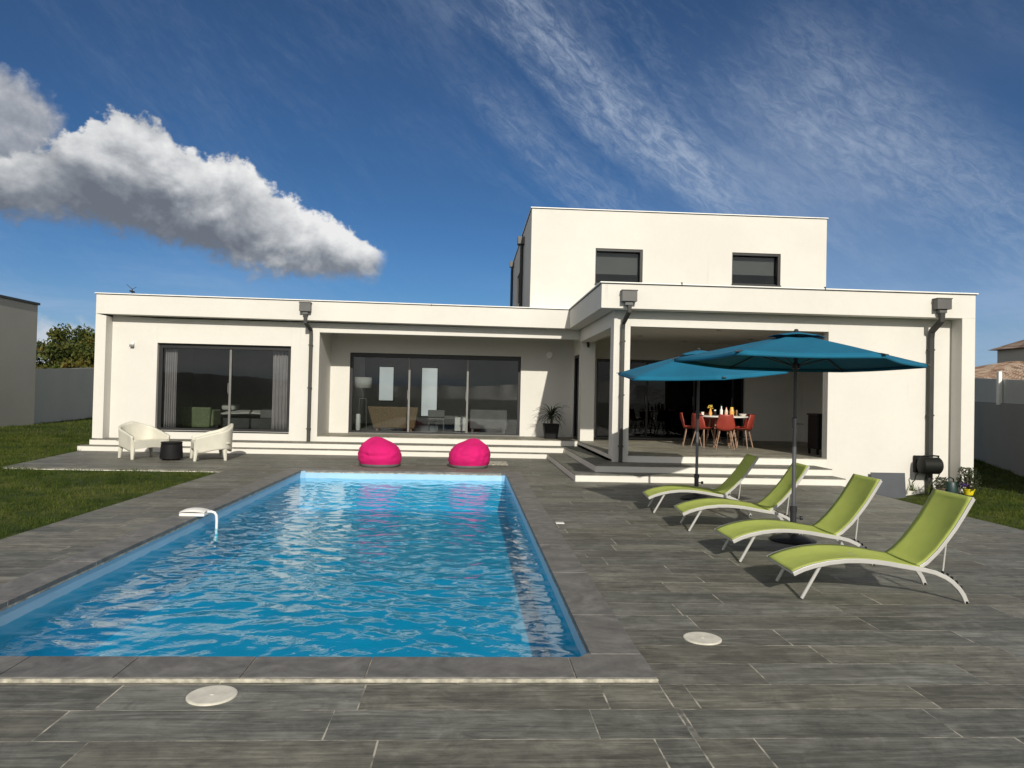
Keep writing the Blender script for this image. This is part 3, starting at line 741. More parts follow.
# ------------------------------------------------------------------ umbrellas
def umbrella(x, y, Rr, rot, zt_, ze, tx, ty, label, ptilt=0):
    U = thing('parasol', label, 'umbrella', (x, y, 0), group='teal parasols over the sun loungers')
    MB().lathe([(.0, .0), (.235, .0), (.24, .018), (.225, .032), (.12, .062), (.05, .075), (.045, .09)], n=40).build('base', 'base', U, smooth=True)
    MB().lathe([(.033, .07), (.033, .32), (.040, .32), (.040, .37), (.030, .38)], n=20).build('collar', 'pole', U, smooth=True)
    MB().tube([(.03, 0, .25), (.085, 0, .25)], [.008, .008], 8).tube([(.075, 0, .25), (.10, 0, .25)], .022, 10).build('knob', 'pole', U, smooth=True)
    MB().tube([(0, 0, .3), (0, 0, 1.02)], .0215, 16).build('lower_pole', 'polel', U, smooth=True)
    MB().tube([(0, 0, 1.00), (0, 0, zt_ - .02)], .0195, 16).build('pole', 'pole', U, smooth=True)
    MB().lathe([(.028, -.06), (.030, .05), (.022, .06)], (0, 0, 1.28), 16).tube([(.03, -.0, 1.27), (.03, -.07, 1.27), (.06, -.09, 1.27)], .008, 8).build('crank', 'pole', U, smooth=True)
    def T(p): return (p[0], p[1], p[2] + tx * p[0] + ty * p[1])
    def canopy_pt(a, r, lift=0):
        # six ribs: straight ribs, cloth sagging between, edge scalloped inwards
        q = (a - rot) % (PI / 3) / (PI / 3); s = 1 - abs(2 * q - 1)      # 0 on a rib, 1 mid panel
        hexr = math.cos(PI / 6) / math.cos(((a - rot) % (PI / 3)) - PI / 6)
        rr = r * Rr * hexr * (1 - .035 * math.sin(PI * q) ** 1 * r)
        h_ = zt_ - (zt_ - ze) * (r ** 1.08) - .018 * math.sin(PI * q) * math.sin(PI * min(r, 1) * .8) + lift
        return T((rr * math.cos(a), rr * math.sin(a), h_))
    nA, nR = 72, 12
    m_ = MB(); vs = []; fs = []
    for j in range(nR + 1):
        for i in range(nA): vs.append(canopy_pt(rot + 2 * PI * i / nA, .10 + .90 * j / nR))
    for j in range(nR):
        for i in range(nA): a = j * nA + i; b = j * nA + (i + 1) % nA; fs.append((a, b, b + nA, a + nA))
    m_.add(vs, fs)
    # little hem turned down
    vs = []; fs = []
    for j in range(2):
        for i in range(nA):
            p = canopy_pt(rot + 2 * PI * i / nA, 1.0); vs.append((p[0] * (1 + .002 * j), p[1] * (1 + .002 * j), p[2] - .035 * j - .001))
    for i in range(nA): fs.append((i, (i + 1) % nA, (i + 1) % nA + nA, i + nA))
    m_.add(vs, fs)
    cn = m_.build('canopy', 'teal', U, smooth=True, solid=.004)
    m_ = MB(); vs = []; fs = []
    for j in range(5):
        for i in range(nA): vs.append(canopy_pt(rot + 2 * PI * i / nA, .015 + .215 * j / 4, .030 + .006 * j * abs(math.sin(3 * (2 * PI * i / nA)))))
    for j in range(4):
        for i in range(nA): a = j * nA + i; b = j * nA + (i + 1) % nA; fs.append((a, b, b + nA, a + nA))
    m_.add(vs, fs); m_.build('vent_cap', 'teal', U, smooth=True, solid=.004)
    MB().lathe([(.0, .05), (.018, .045), (.03, .02), (.02, -.02), (.022, -.05)], (0, 0, zt_ + .015), 14, cap=False).build('finial', 'pole', U, smooth=True)
    run = 1.90
    MB().lathe([(.024, -.04), (.042, -.03), (.042, .02), (.024, .03)], (0, 0, run), 16).build('runner', 'pole', U, smooth=True)
    for k in range(6):
        a = rot + k * PI / 3
        pts = []
        for j in range(7):
            p = canopy_pt(a + 1e-4, .03 + .965 * j / 6); pts.append((p[0], p[1], p[2] - .016))
        rb = MB().tube(pts, .008, 6).build('rib', 'pole', U, smooth=True)
        p = canopy_pt(a + 1e-4, .5)
        MB().tube([(.035 * math.cos(a), .035 * math.sin(a), run), (p[0], p[1], p[2] - .022)], .007, 6).build('strut', 'pole', rb, smooth=True)
        e_ = canopy_pt(a + 1e-4, 1.0)
        MB().obox((e_[0] * .985, e_[1] * .985, e_[2] + .004), .09, .05, .008, Matrix.Rotation(a, 3, 'Z') @ Matrix.Rotation(.2, 3, 'Y')).build('corner_pocket', 'pole', rb)
    return U
umbrella(3.534, 7.79, 1.29, R(-18.3), 2.235, 1.945, -.021, -.016, 'nearer teal parasol, its pole rising behind the third green lounger')
umbrella(3.476, 11.0, 1.29, R(-32.3), 2.235, 1.93, .072, .085, 'farther teal parasol, tilted and standing near the terrace steps')

# ------------------------------------------------------------------ sun loungers
prof = [(-.076, .195), (.0, .232), (.08, .259), (.20, .287), (.325, .303), (.43, .306), (.537, .301), (.64, .290), (.734, .275), (.83, .260), (.928, .247), (1.01, .228), (1.09, .194), (1.14, .160), (1.19, .112), (1.225, .062), (1.252, .0)]
back = [(.905, .262), (.955, .298), (1.036, .388), (1.10, .478), (1.162, .573), (1.225, .688), (1.288, .811)]
WD = .56
def lounger(x, y, ang, label, dback=0., dz=0):
    U = thing('sun_lounger', label, 'sun lounger', (x, y, 0), R(ang), 'green sun loungers in a row')
    f = MB()
    for yy_ in (0, WD): f.tube([(a, yy_, b) for a, b in prof], 0, rect=(.022, .034), up=(0, 0, 1))
    f.build('frame', 'alu', U, bevel=.004)
    for xx_, zz_ in ((-.068, .196), (.50, .292), (.93, .232)):
        MB().tube([(xx_, .012, zz_), (xx_, WD - .012, zz_)], .010, 8).build('cross_bar', 'alu', U, smooth=True)
    for yy_ in (.0, WD):
        s_ = 1 if yy_ == 0 else -1
        MB().tube([(.14, yy_ + s_ * .020, .262), (.0, yy_ + s_ * .020, .008)], .0135, 10).build('leg', 'alu', U, smooth=True)
        tt = MB(); tt.tube([(a, yy_, float(np.interp(a, [q[0] for q in prof], [q[1] for q in prof])) + .018) for a in (1.05, 1.10, 1.15, 1.2, 1.215)], .005, 6)
        for k in range(5):
            a = 1.06 + k * .035; b = np.interp(a, [q[0] for q in prof], [q[1] for q in prof])
            tt.box(a, a + .012, yy_ - .010, yy_ + .010, b + .012, b + .034)
        tt.build('notch_rack', 'blackp', U)
        MB().lathe([(.016, 0), (.016, .018)], (1.248, yy_, -.0), 12).build('foot_cap', 'blackp', U)
    # seat sling, sagging across
    n_ = 22; sp_ = [q for q in prof if q[0] <= .93]
    sx = np.array([q[0] for q in sp_]); sz = np.array([q[1] for q in sp_])
    def seat(u, v):
        a = sx[0] + (.925 - sx[0]) * u; b = float(np.interp(a, sx, sz))
        return (a, .008 + (WD - .016) * v, b + .017 - .022 * math.sin(PI * v) * math.sin(PI * min(max(u, .0), 1)) ** .4)
    MB().grid(seat, 30, 10).build('seat_sling', 'sling', U, smooth='all', solid=.003)
    c0 = np.array(back[0])
    ca, sa = math.cos(R(dback)), math.sin(R(dback))
    bk = [(c0[0] + (a - c0[0]) * ca - (b - c0[1]) * sa, c0[1] + (a - c0[0]) * sa + (b - c0[1]) * ca) for a, b in back]
    bf = MB()
    for yy_ in (.026, WD - .026): bf.tube([(a, yy_, b) for a, b in bk], 0, rect=(.018, .028), up=(0, 0, 1))
    bf.tube([(bk[-1][0], .03, bk[-1][1]), (bk[-1][0], WD - .03, bk[-1][1])], .010, 8)
    bfo = bf.build('backrest_frame', 'alu', U, bevel=.003)
    bt = np.linspace(0, 1, len(bk)); ba = np.array([q[0] for q in bk]); bb = np.array([q[1] for q in bk])
    def bs(u, v):
        a = float(np.interp(u, bt, ba)); b = float(np.interp(u, bt, bb))
        s = .028 * math.sin(PI * v) * math.sin(PI * u) ** .5
        return (a - .012 + s * .8, .030 + (WD - .060) * v, b + .010 - s * .55)
    MB().grid(bs, 24, 10).build('backrest_sling', 'sling', U, smooth='all', solid=.003)
    a, b = bk[3]
    st_ = MB()
    for yy_ in (.05, WD - .05): st_.tube([(a + .01, yy_, b - .01), (a - .015, yy_, .212)], .007, 8)
    st_.tube([(a - .015, .0, .212), (a - .015, WD, .212)], .007, 8)
    st_.build('support_strut', 'alu', U, smooth=True)
    return U
lounger(2.566, 5.473, -3.0, 'green mesh sun lounger nearest the camera, in front of the other three', -2.5)
lounger(2.549, 6.706, -2.0, 'second green sun lounger from the camera, in front of the nearer parasol base', -3.5)
lounger(2.535, 8.253, -6.0, 'third green sun lounger from the camera, behind the nearer parasol pole', -5)
lounger(2.46, 9.556, -6.0, 'farthest green sun lounger, shaded, with the farther parasol pole beyond it', -6)

# ------------------------------------------------------------------ bean bags
def beanbag(x, y, label, seed, lean):
    t = thing('bean_bag', label, 'bean bag', (x, y, 0), group='fuchsia bean bags at the far end of the pool')
    nA, nR = 72, 26; vs = []; fs = []
    def P(i, j):
        a = 2 * PI * i / nA; u = j / nR
        # profile from rim near the ground up to the tip
        zz = .062 + .512 * (u ** .92) ; r = .43 * (1 - u ** 2.9) ** .56 * (1 + .05 * math.sin(PI * u))
        if u < .12: r *= .955 + .045 * (u / .12)
        k = math.cos(2 * a + seed) * .02 + .018 * noise.noise(Vector((math.cos(a) * 2.2 + seed, math.sin(a) * 2.2, u * 3)))
        seam = abs(((a * 6 / (2 * PI)) % 1) - .5) * 2
        r *= 1 + k - .035 * math.exp(-((1 - seam) / .10) ** 2) * u
        f_ = noise.noise(Vector((math.cos(a) * 5 + seed, math.sin(a) * 5, u * 7)))
        r *= 1 + .075 * f_ * (.25 + u) - .05 * math.exp(-((u - .38 - .08 * math.sin(a * 2 + seed)) / .05) ** 2) * max(0, math.sin(a * 1.5 + seed))
        px_, py_ = r * math.cos(a), r * math.sin(a)
        zz += .035 * math.cos(a - lean) * u * (1 - u) * 2 - .035 * math.exp(-((px_ - .09 * math.cos(lean + 2.2)) ** 2 + (py_ + .14) ** 2) / .012) + .05 * (u > .9) * (u - .9) * 8
        return (px_ - .10 * math.cos(lean) * u ** 2, py_, zz)
    for j in range(nR + 1):
        for i in range(nA): vs.append(P(i, j))
    for j in range(nR):
        for i in range(nA): a = j * nA + i; b = j * nA + (i + 1) % nA; fs.append((a, b, b + nA, a + nA))
    fs.append(tuple(nR * nA + i for i in range(nA)))
    MB().add(vs, fs).build('cover', 'pink', t, smooth='all')
    vs = []; fs = []
    for j in range(5):
        for i in range(nA):
            p = P(i, 0); k = j / 4; rr = (.90 + .10 * k ** .5); w_ = .022 * math.sin(2 * PI * i / nA * 2 + seed) * k
            vs.append((p[0] * rr, p[1] * rr, (p[2] + w_ * .4 + .006) * k + .002))
    for j in range(4):
        for i in range(nA): a = j * nA + i; b = j * nA + (i + 1) % nA; fs.append((a, b, b + nA, a + nA))
    MB().add(vs, fs).build('base', 'greyc', t, smooth='all')
    return t
beanbag(-1.80, 15.28, 'pink bean bag with a grey base on the left, peaked to its left', 1.3, 0.2)
beanbag(.03, 15.36, 'pink bean bag with a grey base on the right, peaked to its right', 4.1, PI - .2)

# ------------------------------------------------------------------ cream armchairs and low table
def armchair(x, y, rz, label):
    t = thing('garden_armchair', label, 'armchair', (x, y, 0), rz, 'cream plastic armchairs on the terrace')
    # faces +x; U-shaped shell
    def path(u):   # u 0..1 : front right arm -> back -> front left arm
        a = (u - .5) * 2
        if abs(a) < .6:
            th = a / .6 * PI / 2
            return (-.14 - .26 * math.cos(th) ** .8, .37 * math.sin(th))
        k = (abs(a) - .6) / .4
        return (-.14 + .48 * k, math.copysign(.37 + .015 * k, a))
    def top(u):
        a = abs(u - .5) * 2
        return .53 + .24 * (max(0, 1 - a / .85)) ** .9 * (1 if a < .85 else 0) + (.0 if a < .85 else -.05 * (a - .85) / .15)
    def shell(u, v):
        x_, y_ = path(u); z_ = .17 + (top(u) - .17) * v; fl = 1 + .05 * (v - .3)
        arch = .07 * math.sin(PI * min(max((abs(u - .5) * 2 - .12) / .76, 0), 1)) * (1 - v) ** 2
        return (x_ * fl, y_ * fl, z_ + arch)
    MB().grid(shell, 48, 10).build('shell', 'cream', t, smooth='all', solid=.05)
    MB().grid(lambda u, v: (-.34 + .70 * u, (-.375 + .75 * v), .385 - .03 * math.sin(PI * v) - .02 * (1 - u)), 12, 10).build('seat', 'cream', t, smooth='all', solid=.03)
    MB().grid(lambda u, v: (.345 + .004 * v, -.385 + .77 * u, .20 + .18 * v + .04 * math.sin(PI * u) * (1 - v)), 12, 4).build('front_panel', 'cream', t, solid=.03)
    for sx_, sy_ in ((.32, -.375), (.32, .375), (-.24, -.33), (-.24, .33)):
        MB().tube([(sx_ * 1.0, sy_, .24), (sx_ * 1.08, sy_ * 1.05, 0)], [.05, .030], 8).build('leg', 'cream', t, smooth=True)
armchair(-7.0, 16.28, R(-38), 'cream plastic armchair to the left of the black table, open towards the camera')
armchair(-5.50, 16.12, R(-155), 'cream plastic armchair to the right of the black table, seen from its back')
t = thing('side_table', 'low black round table between the two cream armchairs', 'side table', (-6.22, 15.87, 0))
MB().lathe([(.225, .03), (.228, .05), (.208, .33), (.20, .338)], n=28).build('drum', 'blackp', t, smooth=True)
MB().lathe([(.206, .345), (.211, .352), (.211, .372), (.202, .38)], n=32).build('table_top', 'blackp', t, smooth=True)
for k in range(4):
    a = PI / 4 + k * PI / 2; MB().box(.15 * math.cos(a) - .03, .15 * math.cos(a) + .03, .15 * math.sin(a) - .03, .15 * math.sin(a) + .03, 0, .05).build('foot', 'blackp', t)

# ------------------------------------------------------------------ dining set under the roof
tx_, ty_ = 6.10, 17.45
t = thing('dining_table', 'white topped dining table under the terrace roof', 'table', (tx_, ty_, ZF))
MB().lathe([(.60, .71), (.62, .72), (.62, .742), (.61, .75)], n=48).build('table_top', 'wtop', t, smooth=True)
for k in range(4):
    a = PI / 4 + k * PI / 2; MB().tube([(.28 * math.cos(a), .28 * math.sin(a), .70), (.40 * math.cos(a), .40 * math.sin(a), 0)], [.025, .016], 8).build('leg', 'wood', t, smooth=True)
def dchair(x, y, rz, label):
    t = thing('dining_chair', label, 'chair', (x, y, ZF), rz, 'red dining chairs round the table')
    def sh(u, v):   # v: 0 front edge -> 1 top of back ; faces +x
        w_ = .192 + .02 * math.sin(PI * v) - .045 * max(0, v - .6) / .4
        yy_ = (u - .5) * 2 * w_; s = (abs(u - .5) * 2)
        if v < .5: k = v / .5; xx_ = .22 - .40 * k; zz_ = .435 - .02 * math.sin(PI * k) + .02 * (1 - k)
        else: k = (v - .5) / .5; xx_ = -.18 - .10 * math.sin(k * PI / 2) ** .8; zz_ = .425 + .37 * k ** .85
        return (xx_ + .05 * s ** 2 * (v > .45) * min(1, (v - .45) * 4), yy_, zz_ + .055 * s ** 2.4 * (1 - max(0, v - .5) * 1.6))
    MB().grid(sh, 12, 20).build('seat_shell', 'red', t, smooth='all', solid=.012)
    for sx_, sy_ in ((.14, -.12), (.14, .12), (-.12, -.12), (-.12, .12)):
        MB().tube([(sx_, sy_, .425), (sx_ * 1.65, sy_ * 1.7, 0)], [.017, .010], 8).build('leg', 'wood', t, smooth=True)
    MB().tube([(.17, -.15, .25), (-.15, .15, .25)], .005, 6).tube([(.17, .15, .25), (-.15, -.15, .25)], .005, 6).build('cross_brace', 'blackp', t)
for a, rr, lb in ((-103, .68, 'red dining chair nearest the camera with its back to the pool'), (-150, .62, 'red dining chair at the near left of the table'), (166, .70, 'red dining chair at the far left of the table'),
                  (-38, .50, 'red dining chair at the near right of the table'), (10, .54, 'red dining chair at the far right of the table'), (92, .70, 'red dining chair on the far side of the table')):
    ra = R(a); dchair(tx_ + rr * math.cos(ra), ty_ + rr * math.sin(ra), ra + PI, lb)
ztop = ZF + .751
def item(name, label, cat, x, y, prof_, mat, extra=None):
    o = thing(name, label, cat, (x, y, ztop), group=None)
    MB().lathe(prof_, n=18).build('body', mat, o, smooth=True)
    if extra: extra(o)
    return o
def blooms(o):
    r_ = random.Random(3)
    m_ = MB()
    for k in range(16):
        m_.lathe([(.0, -.016), (.018, 0), (.0, .016)], (r_.uniform(-.05, .05), r_.uniform(-.05, .05), .19 + r_.uniform(-.03, .06)), 8, cap=False)
    m_.build('flowers', 'flower', o)
def capf(z, mat='blackp', r=.014):
    return lambda o: MB().lathe([(r, z), (r, z + .03)], n=12).build('cap', mat, o)
item('cup', 'white cup at the left end of the dining table', 'cup', tx_ - .50, ty_ - .10, [(.03, 0), (.038, .08), (.034, .08), (.03, .01)], 'wtop')
item('flower_vase', 'small vase of yellow flowers on the dining table', 'vase', tx_ - .30, ty_ - .08, [(.03, 0), (.04, .06), (.02, .14), (.024, .16)], 'amber', blooms)
item('jar', 'dark jar on the dining table between the vase and the pale bottle', 'jar', tx_ - .17, ty_ - .02, [(.035, 0), (.035, .09), (.025, .11)], 'blackp', capf(.11, 'whitep', .026))
item('bottle', 'pale bottle standing in the middle of the dining table', 'bottle', tx_ - .04, ty_ - .10, [(.033, 0), (.035, .13), (.013, .18), (.013, .23)], 'whitep', capf(.23))
item('bottle', 'pink bottle on the dining table behind the front red chair', 'bottle', tx_ + .06, ty_ - .16, [(.036, 0), (.038, .12), (.014, .17), (.014, .20)], 'pinkg', capf(.20))
item('jar', 'large amber jar on the dining table, the brightest of the row', 'jar', tx_ + .20, ty_ - .14, [(.05, 0), (.058, .10), (.045, .16), (.035, .18)], 'amber', capf(.18, 'flower', .036))
item('bottle', 'dark slim bottle standing at the back of the dining table', 'bottle', tx_ + .02, ty_ + .12, [(.03, 0), (.032, .16), (.012, .21), (.012, .26)], 'can', capf(.26))
item('pepper_mill', 'brown mill right of the large amber jar', 'mill', tx_ + .34, ty_ - .08, [(.025, 0), (.018, .06), (.026, .10), (.02, .14), (.004, .15)], 'brownc', None)
item('bowl', 'low white bowl at the right end of the dining table', 'bowl', tx_ + .48, ty_ - .12, [(.05, 0), (.10, .055), (.094, .055), (.045, .01)], 'wtop')
# covered barbecue on the terrace, half behind the right-hand wall
t = thing('barbecue_cabinet', 'black slatted barbecue cabinet at the right end of the covered terrace', 'cabinet', (7.62, 15.45, ZF))
MB().box(-.22, .34, -.22, .22, .12, .84).build('body', 'blackp', t, bevel=.01)
MB().box(-.24, .36, -.24, .24, .841, .88).build('lid', 'anth', t, bevel=.008)
m_ = MB()
m_.box(-.21, .30, -.230, -.222, .14, .16)
for k in range(9): m_.box(-.21 + .06 * k, -.185 + .06 * k, -.235, -.221, .14, .82)
m_.build('slats', 'anth', t)
for sx_ in (-.19, .31):
    for sy_ in (-.19, .19): MB().box(sx_ - .02, sx_ + .02, sy_ - .02, sy_ + .02, 0, .12).build('leg', 'blackp', t)

# ------------------------------------------------------------------ potted yucca
t = thing('potted_yucca', 'spiky dark yucca in a square black pot by the sliding window', 'potted plant', (2.20, 19.55, ZF))
MB().add([(-.16, -.16, 0), (.16, -.16, 0), (.16, .16, 0), (-.16, .16, 0), (-.21, -.21, .40), (.21, -.21, .40), (.21, .21, .40), (-.21, .21, .40)], [(0, 3, 2, 1), (0, 1, 5, 4), (1, 2, 6, 5), (2, 3, 7, 6), (3, 0, 4, 7), (4, 5, 6, 7)]).build('pot', 'blackp', t, bevel=.012)
MB().tube([(0, 0, .38), (.01, 0, .62)], [.03, .022], 8).build('stem', 'bark', t, smooth=True)
m_ = MB(); r_ = random.Random(8)
for k in range(64):
    a = r_.uniform(0, 2 * PI); el = r_.uniform(-.25, 1.45); L_ = r_.uniform(.34, .55); z0 = r_.uniform(.50, .64)
    pts = []
    for q in range(6):
        s = q / 5; e2 = el - s * s * .55
        pts.append(Vector((0, 0, z0)) + Vector((math.cos(a) * math.cos(e2), math.sin(a) * math.cos(e2), math.sin(e2))) * L_ * s)
    sd = Vector((-math.sin(a), math.cos(a), 0)); vs = []; fs = []
    for q, p in enumerate(pts):
        w_ = .017 * math.sin(PI * (.18 + .80 * q / 5)) ; vs += [p - sd * w_, p + sd * w_ + Vector((0, 0, .004))]
    for q in range(5): fs.append((2 * q, 2 * q + 1, 2 * q + 3, 2 * q + 2))
    m_.add(vs, fs)
m_.build('leaves', 'yucca', t, solid=.002)

# ------------------------------------------------------------------ hose reel, can, pots, slate panel
t = thing('hose_reel', 'black wall mounted hose reel in front of the right downpipe', 'hose reel', (9.13, 14.05, .31))
m_ = MB()
prf = []
vs = []; fs = []
for s, xx_ in ((0, -.20), (1, -.18), (2, .17), (3, .20)):
    k = .82 if s in (0, 3) else 1
    for q in range(20):
        a = 2 * PI * q / 20; vs.append((xx_, .15 * k * math.cos(a), .165 * k * math.sin(a)))
for s in range(3):
    for q in range(20): a = s * 20 + q; b = s * 20 + (q + 1) % 20; fs.append((a, b, b + 20, a + 20))
fs += [tuple(range(20)), tuple(60 + q for q in range(20))]
m_.add(vs, fs); m_.build('drum_case', 'hose', t, smooth=True)
MB().box(-.13, .12, .02, .19, -.13, .13).box(-.18, .10, .19, .275, -.16, .18).build('wall_bracket', 'blackp', t, bevel=.01)
MB().tube([(-.16, 0, .15), (-.15, -.02, .19), (.02, -.05, .20), (.16, -.02, .19), (.16, 0, .14)], .016, 8).build('handle', 'blackp', t, smooth=True)
MB().tube([(.16, -.05, -.15), (.12, -.06, -.24), (.02, -.05, -.34), (-.02, -.03, -.52), (.0, 0, -.58)], .010, 8).tube([(-.20, .05, -.14), (-.24, .09, -.22), (-.22, .14, -.30), (-.235, .2, -.36), (-.22, .24, -.45)], .010, 8).build('hose', 'hose', t, smooth=True)
t = thing('watering_can', 'dark green watering can on the ground by the house corner', 'watering can', (9.38, 13.78, -.20), R(25))
MB().lathe([(.12, 0), (.125, .02), (.115, .20), (.10, .23)], n=24).build('tank', 'can', t, smooth=True)
MB().tube([(.10, 0, .05), (.20, 0, .12), (.27, 0, .26)], [.022, .016, .012], 10).build('spout', 'can', t, smooth=True)
MB().lathe([(.012, 0), (.035, .035)], (.275, 0, .26), 14).build('rose', 'can', t, smooth=True)
MB().tube([(-.11, 0, .06), (-.19, 0, .15), (-.16, 0, .27), (-.05, 0, .32), (.07, 0, .28), (.09, 0, .22)], .012, 8).build('handle', 'can', t, smooth=True)
t = thing('leaning_panel', 'dark slate panel leaning on the wall at the edge of the terrace', 'panel', (8.38, 14.25, -.42))
MB().obox((0, -.035, .28), .70, .022, .56, Matrix.Rotation(R(-6), 3, 'X')).build('board', 'slabdark', t, bevel=.002)
def bush(name, label, cat, x, y, z, rr, hh, n_, potmat, pr, ph, seed, mat='bushleaf', petals=0):
    t = thing(name, label, cat, (x, y, z)); r_ = random.Random(seed)
    if potmat: MB().lathe([(pr * .72, 0), (pr, ph), (pr * 1.08, ph), (pr * 1.08, ph + .02), (pr * .9, ph + .015)], n=22).build('pot', potmat, t, smooth=True)
    m_ = MB(); s_ = MB()
    for k in range(n_):
        a = r_.uniform(0, 2 * PI); q = r_.random() ** .6; zz_ = ph + r_.uniform(.02, 1) * hh
        w_ = rr * q * (1 - .45 * abs((zz_ - ph) / hh - .45))
        c_ = Vector((w_ * math.cos(a), w_ * math.sin(a), zz_))
        rot = Matrix.Rotation(r_.uniform(0, 6.28), 3, 'Z') @ Matrix.Rotation(r_.uniform(-1, 1), 3, 'X') @ Matrix.Rotation(r_.uniform(-1, 1), 3, 'Y')
        l = r_.uniform(.02, .038)
        m_.add([c_ + rot @ Vector(p) for p in ((-l, 0, 0), (0, -l * .42, .004), (l, 0, 0), (0, l * .42, .004))], [(0, 1, 2, 3)])
        if k % 14 == 0: s_.tube([(0, 0, ph), c_ * .5 + Vector((0, 0, ph * .5)), c_], .004, 5)
    m_.build('leaves', mat, t); s_.build('stems', 'bark', t)
    if petals:
        m_ = MB()
        for k in range(petals): m_.lathe([(0, -.014), (.018, 0), (0, .014)], (-.10 + r_.uniform(-.05, .05), -.04 + r_.uniform(-.05, .05), ph + .06 + r_.uniform(0, .07)), 7, cap=False)
        m_.build('flowers', 'violet', t)
    return t
bush('potted_shrub', 'leafy shrub in a bright yellow pot at the corner of the house', 'potted plant', 9.61, 13.60, -.20, .22, .42, 620, 'yellow', .10, .10, 5, petals=12)
bush('potted_plant', 'dark trailing plant in a small brown pot beside the watering can', 'potted plant', 9.14, 13.72, -.20, .13, .22, 160, 'bark', .08, .10, 6)
for i, (x_, y_, lb) in enumerate(((8.80, 14.12, 'dry weed at the wall foot right of the slate panel'), (9.02, 13.9, 'dry weed at the wall foot under the hose reel'))):
    t = thing('weed', lb, 'weed', (x_, y_, -.2)); r_ = random.Random(30 + i); m_ = MB()
    for k in range(26):
        a = r_.uniform(0, 6.28); L_ = r_.uniform(.08, .24); l_ = r_.uniform(.1, .7)
        p = Vector((r_.uniform(-.06, .06), r_.uniform(-.05, .05), 0)); e_ = p + Vector((math.cos(a) * l_ * L_, math.sin(a) * l_ * L_, L_))
        m_.add([p - Vector((.006, 0, 0)), p + Vector((.006, 0, 0)), e_], [(0, 1, 2)])
    m_.build('blades', 'grass', t)

# ------------------------------------------------------------------ things seen through the windows
def curtain(x0, x1, y, z0, z1, label):
    n_ = 40
    o = MB().grid(lambda u, v: (x0 + (x1 - x0) * u, y + .045 * math.sin(u * PI * 2 * 5.5 + .6 * math.sin(v * 3)) * (.6 + .4 * v), z0 + (z1 - z0) * (1 - v)), 60, 8).build('curtain', 'curtain', smooth='all', solid=.004)
    tag(o, label, 'curtain', 'curtains of the bedroom window')
curtain(-7.70, -7.40, 19.08, .40, 2.9, 'pale curtain gathered at the left side of the bedroom window')
curtain(-5.02, -4.55, 19.10, .40, 2.9, 'pale curtain gathered at the right side of the bedroom window')
t = thing('green_armchair', 'moss green armchair behind the bedroom window', 'armchair', (-7.45, 20.9, .386))
MB().add([(-.36, -.3, .06), (.36, -.3, .06), (.36, .35, .06), (-.36, .35, .06), (-.46, -.36, .62), (.40, -.36, .62), (.40, -.22, .62), (-.46, -.22, .62)], [(0, 3, 2, 1), (0, 1, 5, 4), (1, 2, 6, 5), (2, 3, 7, 6), (3, 0, 4, 7), (4, 5, 6, 7)]).build('backrest', 'greenc', t, bevel=.04)
MB().box(-.38, .38, -.1, .45, .12, .42).build('seat', 'greenc', t, bevel=.05)
for s in (-1, 1): MB().box(s * .36 - .07, s * .36 + .07, -.2, .45, .1, .55).build('armrest', 'greenc', t, bevel=.04)
t = thing('bed', 'bed with white linen and a dark throw behind the bedroom window', 'bed', (-6.2, 22.4, .386))
MB().box(-1.0, .95, -.8, .8, .0, .30).build('frame', 'innerdark', t, bevel=.02)
MB().grid(lambda u, v: (-1.0 + 1.9 * u, -.82 + 1.64 * v, .33 + .20 * (math.sin(PI * min(max(u, .03), .97)) * math.sin(PI * min(max(v, .03), .97))) ** .25 + .02 * math.sin(u * 17) * math.sin(v * 11)), 24, 16).build('duvet', 'linen', t, smooth='all', solid=.03)
MB().box(.2, .97, -.85, .85, .30, .56).build('throw', 'greyu', t, bevel=.05)
MB().box(-.98, -.6, -.6, .0, .52, .70).build('pillow', 'linen', t, bevel=.06)
t = thing('wicker_sofa', 'brown wicker sofa back behind the left pane of the living room window', 'sofa', (-2.2, 22.2, .386))
MB().add([(-.60, -.30, .08), (.60, -.30, .08), (.60, .2, .08), (-.60, .2, .08), (-.78, -.42, .72), (.72, -.42, .72), (.72, -.30, .72), (-.78, -.30, .72)], [(0, 3, 2, 1), (0, 1, 5, 4), (1, 2, 6, 5), (2, 3, 7, 6), (3, 0, 4, 7), (4, 5, 6, 7)]).build('backrest', 'brownc', t, bevel=.03)
MB().box(-.62, .62, -.1, .5, .12, .40).build('seat', 'brownc', t, bevel=.04)
for sx_ in (-.5, .5):
    for sy_ in (-.22, .42): MB().box(sx_ - .03, sx_ + .03, sy_ - .03, sy_ + .03, 0, .12).build('leg', 'wood', t)
t = thing('floor_lamp', 'floor lamp with a white drum shade in the living room', 'floor lamp', (-2.99, 20.95, .386))
MB().lathe([(.235, 1.25), (.235, 1.55)], n=28, cap=False).build('lamp_shade', 'lampw', t, smooth=True, solid=.006)
MB().tube([(0, 0, .95), (0, 0, 1.45)], .012, 8).tube([(-.09, 0, .95), (.09, 0, .95)], .012, 8).tube([(-.09, 0, .96), (-.12, 0, 0)], .010, 8).tube([(.09, 0, .96), (.12, 0, 0)], .010, 8).build('stand', 'rail', t)
t = thing('tall_vase', 'slim white vase on the floor beside the floor lamp', 'vase', (-3.10, 20.9, .386))
MB().lathe([(.05, .06), (.065, .12), (.065, .50), (.05, .52)], n=20).build('body', 'whitep', t, smooth=True)
MB().lathe([(.07, 0), (.07, .06)], n=16).build('foot', 'blackp', t)
t = thing('lounge_chair', 'grey chair seen in the middle pane of the living room window', 'chair', (-.98, 22.6, .386))
